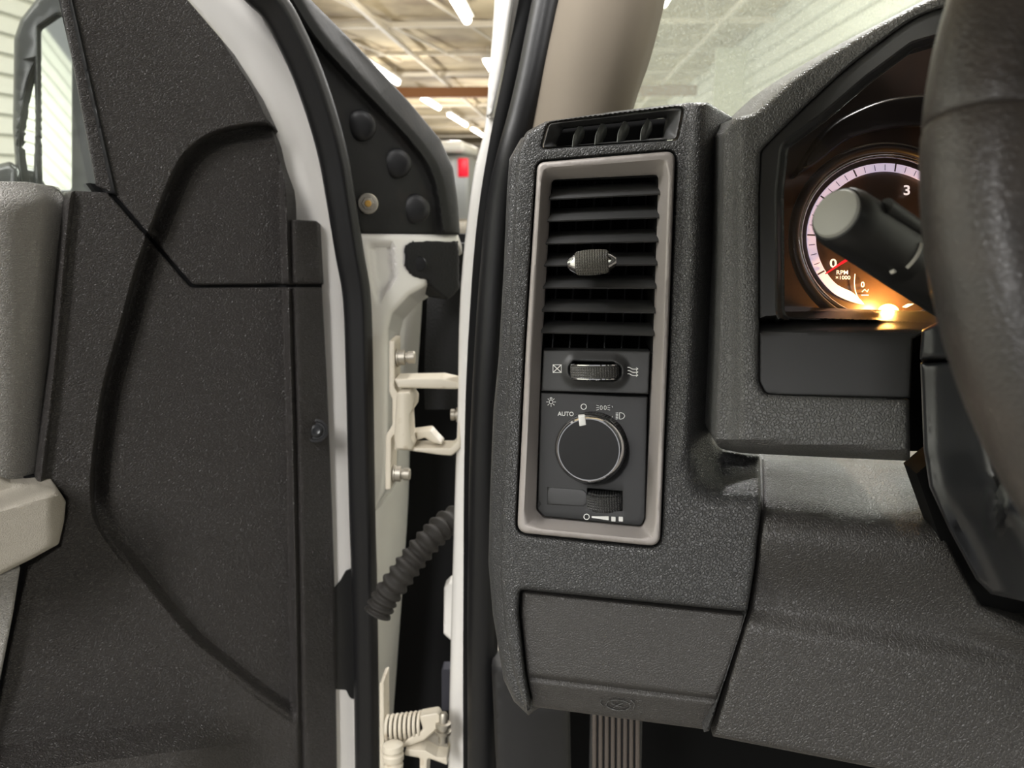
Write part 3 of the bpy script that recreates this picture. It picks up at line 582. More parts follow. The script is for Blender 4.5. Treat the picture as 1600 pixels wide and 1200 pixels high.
# smooth liner with the lens opening
LENS = corner([(1232, 232, 14), (1290, 190, 0), (1360, 130, 20), (1430, 78, 20), (1560, 40, 0), (1860, 30, 0), (1860, 515, 0), (1460, 503, 0), (1226, 495, 14), (1225, 300, 0)])
lin_o = inn_e + [(1422, 622), (1426, 530), (1440, 522), (1900, 534)]
def li_d(x, y):
    x = np.asarray(x, float); y = np.asarray(y, float); sh = x.shape; P = np.stack([x.ravel(), y.ravel()], 1)
    a = segdist(P, LENS).reshape(sh)
    return su_d(x, y) * 0 + D(x, y) - .022 - .05 * sst((x - 1250) / 300) * sst((300 - y) / 150) + np.where(y < 500, .02, .030) * np.where(y < 500, sst((14 - a) / 12), sst((20 - (y - 500)) / 20))
sheet('cluster_liner', lin_o, li_d, M_smooth, dash, holes=[LENS], back=.05, step=7, edge=(3, .002), bstep=6, feat=[(grow(LENS, k) + grow(LENS, k)[:1], [0]) for k in (3, 6, 9, 12, 15)] + [([(1190, 500 + k), (1424, 508 + k)], [0]) for k in (3, 6, 9, 12, 15, 18, 22)])
# gauges
cl = thing('instrument_cluster', 'lit instrument cluster with white banded tachometer behind the stalk', 'instrument cluster')
G0 = plane((1226, 300, .605), (1500, 300, .60), (1226, 500, .60))
CX, CY = 1383, 371
sheet('gauge_face', corner([(1208, 240), (1300, 160), (1440, 70), (1890, 20), (1890, 525), (1208, 520)]), lambda x, y: G0(x, y) + .0045, mat('gauge_face_brown', (58, 44, 37), .35, colvar=(30, (38, 30, 27), .5, .75)), cl, back=.02, step=60)
sheet('visor', corner(spl([(1240, 280), (1290, 205), (1340, 172), (1400, 152), (1480, 146), (1600, 150)], 4) + [(1700, 160), (1700, 190), (1600, 178)] + spl([(1480, 196), (1400, 200), (1330, 216), (1280, 252)], 4)), lambda x, y: G0(x, y) - .012, M_face, cl, back=.018, step=12, edge=(5, .006))
def ringpts(r0, r1, a0, a1, n=48, k=(1.05, 1.0)):
    o = [(CX + r0 * k[0] * math.cos(math.radians(a0 + (a1 - a0) * i / n)), CY + r0 * k[1] * math.sin(math.radians(a0 + (a1 - a0) * i / n))) for i in range(n + 1)]
    return o + [(CX + r1 * k[0] * math.cos(math.radians(a1 + (a0 - a1) * i / n)), CY + r1 * k[1] * math.sin(math.radians(a1 + (a0 - a1) * i / n))) for i in range(n + 1)]
band = ringpts(116, 103, 126, 405)
# band tapers to a point at its lower end
tail = [(CX - 42, CY + 106), (CX - 68, CY + 93)]
def gp(a, r): return (CX + r * 1.05 * math.cos(math.radians(a)), CY + r * math.sin(math.radians(a)))
bo_ = [gp(a, 116 if a > 130 else 116 - (130 - a) * .28) for a in range(405, 106, -4)] + [gp(106.5, 109)] + [gp(a, 103 - (1 if a < 135 else 0) * (135 - a) * .35 + max(0, 120 - a) * 1.0) for a in range(110, 406, 4)]
sheet('gauge_band', bo_, lambda x, y: G0(x, y) + .002, M_band, cl, back=.002, step=12)['label'] = 'white backlit gauge band'
sweep('chrome_ring', [W(CX + 129 * 1.04 * math.cos(t), CY + 129 * math.sin(t), float(G0(CX, CY)) - .006) for t in [math.radians(100 + i * 5) for i in range(68)]], M_chrome, cl, r=.0022, n=12)
sweep('outer_ring', [W(CX + 139 * 1.03 * math.cos(t), CY + 141 * math.sin(t), float(G0(CX, CY)) - .012) for t in [math.radians(100 + i * 5) for i in range(68)]], M_face, cl, r=.004, n=12)
tk = []
for i, a in enumerate(range(150, 400, 8)):
    major = i % 4 == 0; r0, r1 = (105, 114) if not major else (104, 116); a = math.radians(a)
    tk.append(([(CX + r0 * 1.05 * math.cos(a), CY + r0 * math.sin(a)), (CX + r1 * 1.05 * math.cos(a), CY + r1 * math.sin(a))], 2.4 if major else 1.1))
for t in tk: strokes('tick_mark', [t[0]], t[1], lambda x, y: G0(x, y) + .001, M_tick, cl)
GT = lambda x, y: G0(x, y) + .002
text('numeral', '3', 1417, 298, 15, GT, M_num, cl, bold=.02, wid=1.15)
text('numeral', '0', 1302, 412, 13, GT, M_num, cl, bold=.02, wid=1.2)
text('lettering', 'RPM', 1316, 426, 6.5, GT, M_num, cl, bold=.01, wid=1.1)
text('lettering', '×1000', 1317, 434, 5.6, GT, M_num, cl, bold=.01, wid=1.15)
text('numeral', '0', 1348, 445, 8.5, GT, M_num, cl, bold=.01)
text('numeral', '4', 1466, 330, 15, GT, M_num, cl, bold=.02, wid=1.15)
strokes('service_icon', [[(1346, 461), (1357, 461)], [(1347, 456), (1351, 452), (1355, 456), (1357, 452)]], 1., GT, M_num, cl)
strokes('inner_gauge_arc', [spl([(1336, 428), (1335, 442), (1337, 456), (1342, 468)], 5)], 1.4, GT, M_num, cl)
sheet('band_tail', [(1411, 480), (1420, 475), (1428, 475), (1416, 481)], lambda x, y: G0(x, y) + .002, M_band, cl, back=.002, step=12)
nd = [(1290, 427.5), (1315, 409.5), (CX, CY - 4), (CX + 2, CY + 2), (1316, 412.5), (1290.5, 428.5)]
sheet('needle', nd, lambda x, y: G0(x, y) - .003, M_needle, cl, back=.0015, step=10)['label'] = 'red needle'
lathe('needle_hub', W(CX, CY, float(G0(CX, CY)) - .002), CAM - W(CX, CY, .6), [(0, .008), (.005, .008), (.006, .007)], M_face, cl)
wl_ = lathe('warning_lamp', W(1388, 486, float(G0(1388, 486)) - .014), CAM - W(1388, 486, .6), [(0, .0055), (.0012, .0052), (.0018, .004)], M_amber, cl, sx=1.35); wl_['label'] = 'glowing amber warning lamp'
sheet('lens', LENS, lambda x, y: D(x, y) * 0 + G0(x, y) - .032, M_lens, cl, back=.0015, step=40)

# ------------------------------------------------------------------ centre column vent and switch column
DB = lambda x, y: D(x, y)
av = thing('air_vent', 'tall dash air vent with seven dark slats inside a satin taupe bezel', 'air vent')
INN = corner([(862, 281, 8), (1029, 273, 8), (1020, 548, 0), (1008, 812, 0), (1003, 823, 8), (850, 809, 8), (838, 796, 8), (846, 560, 0)])
def bz_d(x, y):
    x = np.asarray(x, float); y = np.asarray(y, float); sh = x.shape; P = np.stack([x.ravel(), y.ravel()], 1)
    a = segdist(P, BZ).reshape(sh); b = segdist(P, INN).reshape(sh); t = a / (a + b + 1e-6)
    return D(x, y) - .003 + .013 * np.clip((t - .33) / .67, 0, 1)
sheet('bezel', BZ, bz_d, M_bezel, av, holes=[INN], back=.02, step=7, edge=(4, .003), hedge=(1.5, .001), bstep=8, feat=[(grow(BZ, -k) + grow(BZ, -k)[:1], [0]) for k in (7, 9, 11, 15, 20)])['label'] = 'satin taupe bezel'
M_slat = mat('slat_plastic', (50, 50, 50), .36)
Lx = lerpx([(862, 280), (851, 420), (846, 548)]); Rx_ = lerpx([(1029, 275), (1024, 420), (1018, 548)])
for i, y0 in enumerate((306, 341, 377, 412, 447, 484, 518)):
    sl = (y0 - 372) * .00028 * 1.0
    a, b = float(Lx(y0)) - 2, float(Rx_(y0)) + 3
    ya, yb_ = y0 + 5 - (y0 - 300) * .02, y0 - 4 + (y0 - 300) * .042
    fr = [(a + (b - a) * k / 6, ya + (yb_ - ya) * k / 6, float(D(a + (b - a) * k / 6, y0)) + .006) for k in range(7)]
    md = [(p[0], p[1] - 12, p[2] + .008) for p in fr]; bk = [(p[0], p[1] - 19, p[2] + .022) for p in fr]
    patch('slat', [fr, md, bk], M_slat, av, thick=.0014, k=3, ang=60)
for i in range(6):
    x = 876 + i * 27
    patch('vane', [[(x, 284, .655), (x - 5, 420, .64), (x - 12, 545, .625)], [(x + 1, 284, .672), (x - 4, 420, .657), (x - 11, 545, .642)]], M_black, av, thick=.0012, k=3)
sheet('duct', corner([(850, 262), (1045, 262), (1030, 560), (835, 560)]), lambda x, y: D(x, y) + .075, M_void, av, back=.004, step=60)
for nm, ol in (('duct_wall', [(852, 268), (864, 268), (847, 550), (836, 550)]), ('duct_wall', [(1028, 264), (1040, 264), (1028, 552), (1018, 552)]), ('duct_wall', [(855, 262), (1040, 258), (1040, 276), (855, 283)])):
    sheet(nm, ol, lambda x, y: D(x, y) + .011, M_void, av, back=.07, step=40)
kx = camv(1, .045, .16).normalized(); kc = W(925, 410, float(D(925, 410)) - .006)
M_kn = knurl_mat('knurled_grey', (108, 106, 100), kx, camv(0, 1, 0), 1000, .0012)
kb = lathe('slat_knob', kc - kx * .0133, kx, [(0, .0082), (.002, .0095), (.008, .0101), (.0135, .0103), (.019, .0101), (.0246, .0095), (.0266, .0082)], M_kn, av, ref=camv(0, 0, 1))
lathe('chrome_end', kc - kx * .0195, kx, [(0, .0035), (.002, .0055), (.0062, .0083)], M_chrome, kb, ref=camv(0, 0, 1))
lathe('chrome_end', kc + kx * .0133, kx, [(0, .0083), (.004, .0055), (.006, .0035)], M_chrome, kb, ref=camv(0, 0, 1))
lathe('knob_stem', kc - kx * .004, camv(0, .1, -1), [(0, .006), (.018, .006)], M_black, kb)
# vent thumbwheel panel
SP = lambda x, y: D(x, y) + .0085
WH = corner([(889, 572, 9), (896, 564, 6), (960, 566, 6), (971, 574, 9), (970, 588, 9), (962, 595, 6), (898, 592, 6), (889, 584, 9)])
def vp_d(x, y):
    x = np.asarray(x, float); y = np.asarray(y, float); sh = x.shape; P = np.stack([x.ravel(), y.ravel()], 1)
    a = segdist(P, WH).reshape(sh); i = inside(P, WH).reshape(sh); return SP(x, y) - np.where(i, 0, .0035 * sst((14 - a) / 12))
vp = sheet('thumbwheel_panel', corner([(849, 547, 2), (1016, 549, 2), (1013, 616, 1), (846, 611, 1)]), vp_d, M_smooth, av, holes=[WH], back=.01, step=4, edge=(2, .001), hedge=(3, .0025), bstep=5)
wc = W(930, 579.5, float(D(930, 580)) + .009)
u_ = camv(1, .04, .16).normalized(); v_ = camv(0, 1, .05)
M_kn2 = knurl_mat('knurled_black', (84, 83, 80), u_, v_, 1000, .001)
hv = (W(930, 588, .58) - W(930, 571, .58)).length
tw = lathe('thumbwheel', W(930, 590.5, float(D(930, 580)) + .0145), v_, [(0, .0200), (.0008, .0205), (hv + .001, .0205), (hv + .0018, .0200)], M_kn2, vp, ref=u_, n=48)
for t in (-.0012, hv + .0012): lathe('chrome_edge', W(930, 590.5, float(D(930, 580)) + .0145) + v_ * t, v_, [(0, .0204), (.0005, .0211), (.0013, .0211), (.0018, .0204)], M_chrome, vp, ref=u_, n=48)
sheet('thumbwheel_well', corner([(886, 562), (974, 562), (974, 597), (886, 597)]), lambda x, y: SP(x, y) + .008, M_void, vp, back=.002, step=40)
strokes('closed_mark', [[(864, 570), (877, 570), (877, 582), (864, 582), (864, 570)], [(864, 570), (877, 582)], [(877, 570), (864, 582)]], 1.3, SP, M_mark, vp, lift=.0009)
wv = []
for k in range(3):
    y = 575.5 + k * 5; wv += [spl([(978, y - 1), (983, y - 1.5), (988, y + 1), (993, y + 1.3), (997, y + .8)], 4), [(994, y - 1.2), (997, y + .8), (994, y + 2.8)]]
strokes('open_mark', wv, 1.1, SP, M_mark, vp, lift=.0009)
# headlight switch
hs = thing('headlight_switch', 'black headlight switch panel with round dial and chrome ring below the air vent', 'switch')
HP = lambda x, y: D(x, y) + .0085
DW = corner([(918, 763), (972, 768), (972, 798), (918, 793)], 1)
sheet('switch_panel', corner([(845, 613, 2), (1012, 620, 2), (1008, 810, 3), (1002, 822, 8), (850, 807, 8), (840, 796, 6)]), HP, M_panel, hs, holes=[DW], back=.012, step=12, edge=(2, .001), hedge=(1.5, .0008))
sheet('dimmer_well', corner([(914, 758), (976, 758), (976, 802), (914, 802)]), lambda x, y: HP(x, y) + .010, M_void, hs, back=.002, step=40)
sheet('slot_recess', corner([(855, 761, 0), (917, 765, 0), (917, 792, 0), (855, 788, 0)]), lambda x, y: HP(x, y) - .0006 + .0004 * np.clip((x - 855) / 60, 0, 1), M_black, hs, back=.0015, step=8, edge=(2, .0005))
kf = W(919.5, 702.5, float(D(920, 702)) - .014); kb0 = W(926, 697.5, float(HP(926, 697)))
axk = (kf - kb0); Lk = axk.length; rk = 50.5 * .578 / F
M_rib = mat('dial_ribbed_black', (48, 48, 49), .4)
# skirt with real ribs
n = 144; V_, Fq = [], []
a_ = axk.normalized(); uu = a_.cross(Vector((0, 0, 1))).normalized(); vv = uu.cross(a_)
for t, r, rib in ((0, rk * 1.10, 0), (.002, rk * 1.10, 1), (Lk * .62, rk * 1.07, 1), (Lk * .66, rk * 1.03, 0)):
    for i in range(n):
        q = r - (rib * .0007 if i % 2 else 0); V_.append(kb0 + a_ * t + uu * q * math.cos(2 * math.pi * i / n) + vv * q * math.sin(2 * math.pi * i / n))
for j in range(3): Fq += [(j * n + i, j * n + (i + 1) % n, (j + 1) * n + (i + 1) % n, (j + 1) * n + i) for i in range(n)]
Fq += [tuple(range(n - 1, -1, -1)), tuple(range(3 * n, 4 * n))]
dial = from_pf('dial', V_, Fq, M_rib, hs, True, 25)
lathe('chrome_ring', kb0, a_, [(Lk * .6, rk * 1.0), (Lk * .66, rk * 1.07), (Lk * .78, rk * 1.07), (Lk * .93, rk * 1.0), (Lk * 1.0, rk * .945), (Lk * 1.0, rk * .91)], M_chrome, dial, n=72)['label'] = 'chrome ring'
lathe('dial_cap', kb0, a_, [(Lk * .8, rk * .93), (Lk * .985, rk * .93), (Lk * 1.0, rk * .915), (Lk * 1.005, rk * .6), (Lk * 1.005, .0001)], M_panel, dial, n=72)
_n = ROT.transposed() @ a_; _c = ROT.transposed() @ (kf + a_ * .0004 - CAM); _k = _n.dot(_c)
dfk = lambda x, y: _k / (_n.x * (x - 800) / F + _n.y * (600 - y) / F - _n.z)
sheet('pointer', corner([(903.5, 650, 1), (914, 650, 1), (916, 664, 1), (905.5, 666, 1)]), dfk, M_mark, dial, back=.004, step=8, edge=(1, .0004))['label'] = 'white pointer'
text('lettering', 'AUTO', 884, 647, 6.6, HP, M_mark, hs, wid=.95, bold=.01, shear=.02)
strokes('off_mark', [circle(912, 635.5, 4.2, None, 24) + [circle(912, 635.5, 4.2, None, 24)[0]]], 1.2, HP, M_mark, hs, lift=.0009)
c1 = circle(861, 628, 3, None, 18); sun = [c1 + [c1[0]]]
for k in range(8):
    a = math.pi / 4 * k; sun.append([(861 + 4.6 * math.cos(a), 628 + 4.6 * math.sin(a)), (861 + 7.4 * math.cos(a), 628 + 7.4 * math.sin(a))])
strokes('lamp_mark', sun + [[(859.5, 624), (859.5, 621.5), (862.5, 621.5), (862.5, 624)]], 1.0, HP, M_mark, hs, lift=.0009)
def dshape(cx, cy, s, h): 
    p = [(cx, cy - h), (cx, cy + h)] + [(cx + s * h * 1.1 * math.sin(math.pi * k / 8), cy + h * math.cos(math.pi * k / 8)) for k in range(9)]
    return p[1:]
pk = [dshape(939.5, 637, -1, 3.2), dshape(945.5, 637, 1, 3.2)] if False else []
for s, c in ((-1, 939.4), (1, 945.6)):
    c3 = circle(c, 637, 1.7, 3.2, 16); pk.append(c3 + [c3[0]])
    for k in (-1, 0, 1): pk.append([(c + s * 3.6, 637 + k * 2.6), (c + s * 7.6, 637 + k * 3.9)])
strokes('parking_light_mark', pk, .85, HP, M_mark, hs, lift=.0009)
hp_ = [spl([(968, 644.5), (973.5, 646), (976, 650), (973, 654), (968, 655)], 4) + [(968, 644.5)]]
for k in range(5): hp_.append([(962, 645.5 + k * 2.3), (966, 645 + k * 2.3)])
strokes('headlight_mark', hp_, 1.1, HP, M_mark, hs, lift=.0009)
strokes('scratch', [[(956, 634), (957.5, 637)], [(957, 650), (956, 654)]], .7, HP, M_mark, hs, lift=.0009)
dmr = lathe('dimmer_wheel', W(945, 796, float(HP(945, 780)) + .0085), v_, [(0, .0125), (.0018, .0132), (.002, .0156), (.0125, .0158), (.0127, .0146), (.0145, .0136)], knurl_mat('knurled_dimmer', (60, 60, 60), u_, v_, 1000, .001), hs, ref=u_, n=48)
c2 = circle(916.5, 807.5, 4.2, None, 24)
strokes('dim_mark', [c2 + [c2[0]]], 1.2, HP, M_mark, hs, lift=.0009)
sheet('dim_wedge', corner([(924.5, 807, .5), (951, 807, .5), (951, 813, .5), (924.5, 809, .5)]), lambda x, y: HP(x, y) - .0008, M_mark, hs, back=.0006, step=20)
for x in (958.5, 970): sheet('dim_square', corner([(x - 3.3, 807.5, 1), (x + 3.3, 808, 1), (x + 3.3, 815, 1), (x - 3.3, 814.5, 1)]), lambda a, b: HP(a, b) - .0008, M_mark, hs, back=.0006, step=20)
# demister slot on top
dv = thing('demister_vent', 'small slanted side window vent with four fins above the tall air vent', 'air vent')
OP = corner([(880, 200, 3), (1044, 182, 4), (1037, 215, 3), (868, 229, 3)])
def dv_d(x, y):
    x = np.asarray(x, float); y = np.asarray(y, float); sh = x.shape; P = np.stack([x.ravel(), y.ravel()], 1)
    a = segdist(P, SLOT).reshape(sh); b = segdist(P, OP).reshape(sh); t = a / (a + b + 1e-6)
    return D(x, y) - .001 + .012 * t
sheet('vent_frame', grow(SLOT, -1.5), dv_d, M_smooth, dv, holes=[OP], back=.012, step=4, edge=(2, .0015), hedge=(1, .001), bstep=5)
sheet('duct', corner([(865, 200), (1046, 184), (1042, 222), (862, 232)]), lambda x, y: D(x, y) + .04, M_void, dv, back=.003, step=40)
for x in (895, 930, 965, 1001):
    d0 = float(D(x, 205)) + .006; yb0 = 227 - (x - 895) * .085
    patch('fin', [[(x, yb0 + 2, d0), (x + 2, yb0 - 16, d0), (x + 11, yb0 - 33, d0 + .004)], [(x + 7, yb0 + 1, d0 + .004), (x + 11, yb0 - 14, d0 + .003), (x + 16, yb0 - 28, d0 + .008)], [(x + 10, yb0, d0 + .02), (x + 17, yb0 - 12, d0 + .02), (x + 19, yb0 - 22, d0 + .022)]], mat('fin_plastic', (96, 98, 94), .45), dv, thick=.0012, k=4, ang=70)

# ================================================================== STEERING COLUMN, STALK, WHEEL
col = thing('steering_column', 'glossy black steering column shroud between the dashboard and the wheel rim', 'steering column')
def co_d(x, y):
    x = np.asarray(x, float); y = np.asarray(y, float); xl = np.interp(y, [560, 700, 760, 830, 930], [1440, 1443, 1455, 1484, 1535]); t = (x - xl)
    return .475 - .05 * sst(t / 110) + .012 * sst((y - 760) / 80) * np.sin(np.clip(t / 40, 0, math.pi)) - .02 * np.exp(-((x - 1556) / 9) ** 2) * sst((y - 740) / 40) * sst((850 - y) / 40) - .03 * sst((y - 600) / 300)
sheet('lower_shroud', corner([(1438, 566, 3), (1560, 560, 0), (2000, 560, 0), (2000, 990, 0), (1600, 940, 6), (1548, 928, 10), (1525, 905, 10), (1484, 830, 20), (1452, 760, 20), (1443, 700, 0)]), co_d, M_column, col, back=camv(.065, -.02, -.1), step=9, edge=(8, .010))
sheet('gap_dark_sheet', corner([(1405, 515), (2050, 515), (2050, 705), (1405, 705)]), lambda x, y: .568 + .0 * x, M_void, col, back=.02, step=60)  # near-black sheet standing in for the darkness inside the gap
sheet('column_dark_sheet', corner([(1432, 740), (1480, 700), (2050, 700), (2050, 1030), (1600, 985), (1530, 950), (1490, 900)]), lambda x, y: .50 + .0 * x, M_void, col, back=.02, step=40)  # near-black plate put in so the space below the shroud stays dark
sheet('upper_shroud', corner([(1440, 516, 6), (1470, 500, 10), (1600, 470, 0), (2000, 460, 0), (2000, 556, 0), (1560, 556, 0), (1437, 562, 3)]), lambda x, y: .47 - .05 * sst((x - 1437) / 110), M_column, col, back=camv(.065, -.01, -.1), step=12, edge=(6, .008))
st = thing('turn_signal_stalk', 'thick black turn signal stalk with grey end cap in front of the tachometer', 'stalk')
s0 = W(1305, 333, .365); s1 = W(1490, 452, .425); ad = (s1 - s0)
R0 = 49 * .372 / F
L = ad.length; rf = camv(0, 1, 0)
lathe('barrel', s0, ad, [(.0006, R0 * .80), (.001, R0 * .86), (.004, R0 * .94), (.008, R0 * .99), (.013, R0), (L * .50, R0 * 1.06), (L * .515, R0 * 1.04), (L * .53, R0 * 1.07), (L, R0 * 1.12)], M_stalk, st, ref=rf, n=56)
lathe('end_cap', s0, ad, [(-.0016, .0001), (-.0015, R0 * .5), (-.0008, R0 * .74), (.0006, R0 * .80), (.0045, R0 * .82)], M_stalk_cap, st, ref=rf, n=56)['label'] = 'grey end cap'
an = ad.normalized(); pu = an.cross(rf).normalized(); pv = pu.cross(an).normalized()
def onst(t, a, k=1.): return s0 + an * t + (pu * math.cos(a) + pv * math.sin(a)) * R0 * k
vdir = (CAM - s0); vdir = (vdir - an * vdir.dot(an)).normalized(); av0 = math.atan2(vdir.dot(pv), vdir.dot(pu))
upd = pv; s_ = 1 if (pu * -math.sin(av0) + pv * math.cos(av0)).dot(camv(0, 1, 0)) > 0 else -1
sweep('position_mark', [onst(L * .42, av0 + s_ * math.radians(a), 1.058) for a in range(-12, 40, 6)], M_stalk_mark, st, r=.0011, n=8)
sweep('position_dot', [onst(L * .385, av0 + s_ * math.radians(a), 1.053) for a in (-34, -30, -26)], M_stalk_mark, st, r=.0013, n=8)
sweep('top_rib', [onst(t, av0 + s_ * math.radians(68), 1.02) for t in (L * .16, L * .3, L * .6, L)], M_stalk, st, r=.0042, n=12)
wh = thing('steering_wheel', 'worn dark leather steering wheel rim at the right edge, closest to the camera', 'steering wheel')
wc_ = CAM + camv(.3725, .065, -.25); wn = camv(-.03, .10, 1).normalized()
wu = Vector(camv(1, 0, 0)); wu = (wu - wn * wu.dot(wn)).normalized(); wv_ = wn.cross(wu)
RM, rm = .207, .0208
def rim(t): return wc_ + wu * (RM * math.cos(t)) + wv_ * (RM * math.sin(t))
SEAM = math.pi - .125
def torus(name, a0, a1, m, parent, n=120, closed=False):
    pts = []; rad = []
    N = int(n * abs(a1 - a0) / (2 * math.pi)) + 6
    for i in range(N + 1):
        t = a0 + (a1 - a0) * i / N; pts.append(rim(t)); rad.append(rm)
    # rounded shoulders where two skins meet
    k = .0016 / RM; s = 1 if a1 > a0 else -1
    pts = [rim(a0), rim(a0 + s * k * .4), rim(a0 + s * k * 1.2)] + pts[1:-1] + [rim(a1 - s * k * 1.2), rim(a1 - s * k * .4), rim(a1)]
    rad = [rm * .955, rm * .98, rm] + rad[1:-1] + [rm, rm * .98, rm * .955]
    return sweep(name, pts, m, parent, radii=rad, n=40, up=wn, ang=60)
torus('leather_rim', SEAM + .0, SEAM + math.pi * 2 - .9, M_wheel, wh)
torus('upper_rim_cap', SEAM, SEAM - .9, M_wheel, wh)
hub = wc_ - wn * .045
lathe('hub', hub - wn * .03, wn, [(0, .06), (.01, .078), (.04, .074), (.052, .05), (.055, .0001)], M_column, wh, n=48)
for a in (math.pi + .05, -.05, math.pi + 1.15, -1.15):
    e = rim(a); dv_ = (hub - e)
    sweep('spoke', [e + dv_ * .04, e + dv_ * .3 - wn * .006, e + dv_ * .7 - wn * .008, hub], M_column, wh, prof=[(1, .1), (.7, .32), (0, .4), (-.7, .32), (-1, .1), (-.7, -.3), (0, -.36), (.7, -.3)], radii=[.016, .019, .025, .03], up=wn)

# ================================================================== GARAGE
H = 3.2; CZ = 1.6 + H
def panel_mat(name, rgb, axis, period, dist, rough=.5, dark=None, var=None):
    m = mat(name, rgb, rough); nt = m.node_tree; L = nt.links; b = nt.nodes['Principled BSDF']
    tc = nt.nodes.new('ShaderNodeTexCoord'); dt = nt.nodes.new('ShaderNodeVectorMath'); dt.operation = 'DOT_PRODUCT'; dt.inputs[1].default_value = tuple(Vector(axis) / period)
    L.new(tc.outputs['Object'], dt.inputs[0]); pp = nt.nodes.new('ShaderNodeMath'); pp.operation = 'PINGPONG'; pp.inputs[1].default_value = .5; L.new(dt.outputs['Value'], pp.inputs[0])
    mr = nt.nodes.new('ShaderNodeMapRange'); mr.inputs['From Max'].default_value = .14; L.new(pp.outputs[0], mr.inputs['Value'])
    bu = nt.nodes.new('ShaderNodeBump'); bu.inputs['Distance'].default_value = dist; L.new(mr.outputs[0], bu.inputs['Height']); L.new(bu.outputs['Normal'], b.inputs['Normal'])
    if dark:
        mx = nt.nodes.new('ShaderNodeMix'); mx.data_type = 'RGBA'; mx.inputs[6].default_value = lin(dark); mx.inputs[7].default_value = lin(rgb); L.new(mr.outputs[0], mx.inputs[0]); L.new(mx.outputs[2], b.inputs['Base Color'])
    return m
M_wallr = panel_mat('ribbed_white_wall', (226, 229, 216), (0, 0, 1), .30, .03, .45, (176, 180, 166))
M_walll = panel_mat('ribbed_white_partition', (228, 229, 218), (0, 0, 1), .11, .012, .45, (188, 190, 176))
M_ceil = mat('weathered_ceiling_deck', (205, 188, 152), .8, colvar=(.9, (150, 132, 104), .4, .7))
M_beam = mat('white_steel_joist', (215, 205, 185), .6)
M_rust = mat('brown_timber_beam', (140, 92, 50), .7)
M_conc = mat('concrete_floor', (120, 116, 108), .6, colvar=(1.5, (90, 86, 80), .4, .7))
M_tube = mat('lit_tube', (255, 255, 255), .5, emit=((255, 252, 240), 9.))
M_fix = mat('white_fixture', (230, 228, 220), .5)
struct(box('floor', (-16, -4, .2), (4.2, 62, .3), M_conc))
struct(box('ceiling', (-16, 1.5, CZ), (4.2, 62, CZ + .1), M_ceil))
struct(box('wall_right', (4.0, -4, 0), (4.15, 62, CZ), M_wallr))
struct(box('wall_left', (-3.3, -5, 0), (-3.15, 5.6, CZ), M_walll))
struct(box('wall_back', (-16, 62, 0), (4.2, 62.2, CZ), mat('far_wall_paint', (180, 172, 152), .7)))
struct(box('wall_partition', (3.35, 18.0, 0), (4.0, 18.1, CZ - .25), mat('partition_paint', (214, 216, 198), .6)))
nb = 0
for i, y in enumerate((9.6, 12.6, 15.8, 19.0, 22.5, 26.5, 31, 36, 42, 50)):
    nb += 1; struct(box('trim_%d' % nb, (-16, y, CZ - .16), (4.0, y + .09, CZ - .06), M_beam))
for x in (-12, -8.6, -3.6, -.2, 2.9):
    nb += 1; struct(box('trim_%d' % nb, (x, 6, CZ - .28), (x + .07, 61, CZ - .18), M_beam))
nb += 1; struct(box('trim_%d' % nb, (-16, 24.2, CZ - .55), (4.0, 24.45, CZ - .25), M_rust))
# diagonal braces between joists
for k in range(10):
    x = -12 + k * 1.55; nb += 1
    o = from_pf('trim_%d' % nb, [Vector(p) for p in ((x, 12, CZ - .1), (x + .05, 12, CZ - .1), (x + .05, 12, CZ - .15), (x, 12, CZ - .15), (x + 1.6, 20, CZ - .1), (x + 1.65, 20, CZ - .1), (x + 1.65, 20, CZ - .15), (x + 1.6, 20, CZ - .15))], [(0, 1, 2, 3), (4, 7, 6, 5), (0, 4, 5, 1), (1, 5, 6, 2), (2, 6, 7, 3), (3, 7, 4, 0)], M_beam, None, False); struct(o)
def tube_light(x, y0, y1, label):
    t = thing('ceiling_light', label, 'ceiling light', 'ceiling tube lights')
    z = CZ - .32
    box('fixture', (x - .12, y0, z), (x + .12, y1, z + .06), M_fix, t)
    sweep('lamp_tube', [Vector((x, y0 + .03 + (y1 - y0 - .06) * k / 4, z - .045)) for k in range(5)], M_tube, t, r=.075, n=12, up=Vector((0, 0, 1)))
    for yy in (y0 + .3, y1 - .3): box('hanger', (x - .01, yy, z + .06), (x + .01, yy + .02, CZ), M_fix, t)
tube_light(-1.75, 11.0, 14.2, 'glowing tube light high between door and white flange, largest of the row')
tube_light(-1.85, 18.6, 20.6, 'glowing tube light half hidden behind the white flange')
tube_light(-4.75, 18.2, 22.2, 'glowing tube light touching the black mirror corner cover edge')
tube_light(-4.75, 26.0, 29.4, 'glowing tube light just under the brown beam')
tube_light(-4.75, 32.0, 37.5, 'small glowing tube light, second smallest, above the parked pickup')
tube_light(-4.75, 40.0, 47.0, 'smallest and farthest glowing tube light above the parked pickup')
tube_light(-4.75, 13.2, 15.9, 'glowing tube light peeking past the top edge of the mirror corner cover')
tube_light(1.55, 8.6, 13.2, 'added tube light standing in for the bright reflection beside the beige pillar')  # added tube, makes the bright reflected strip along the windshield edge
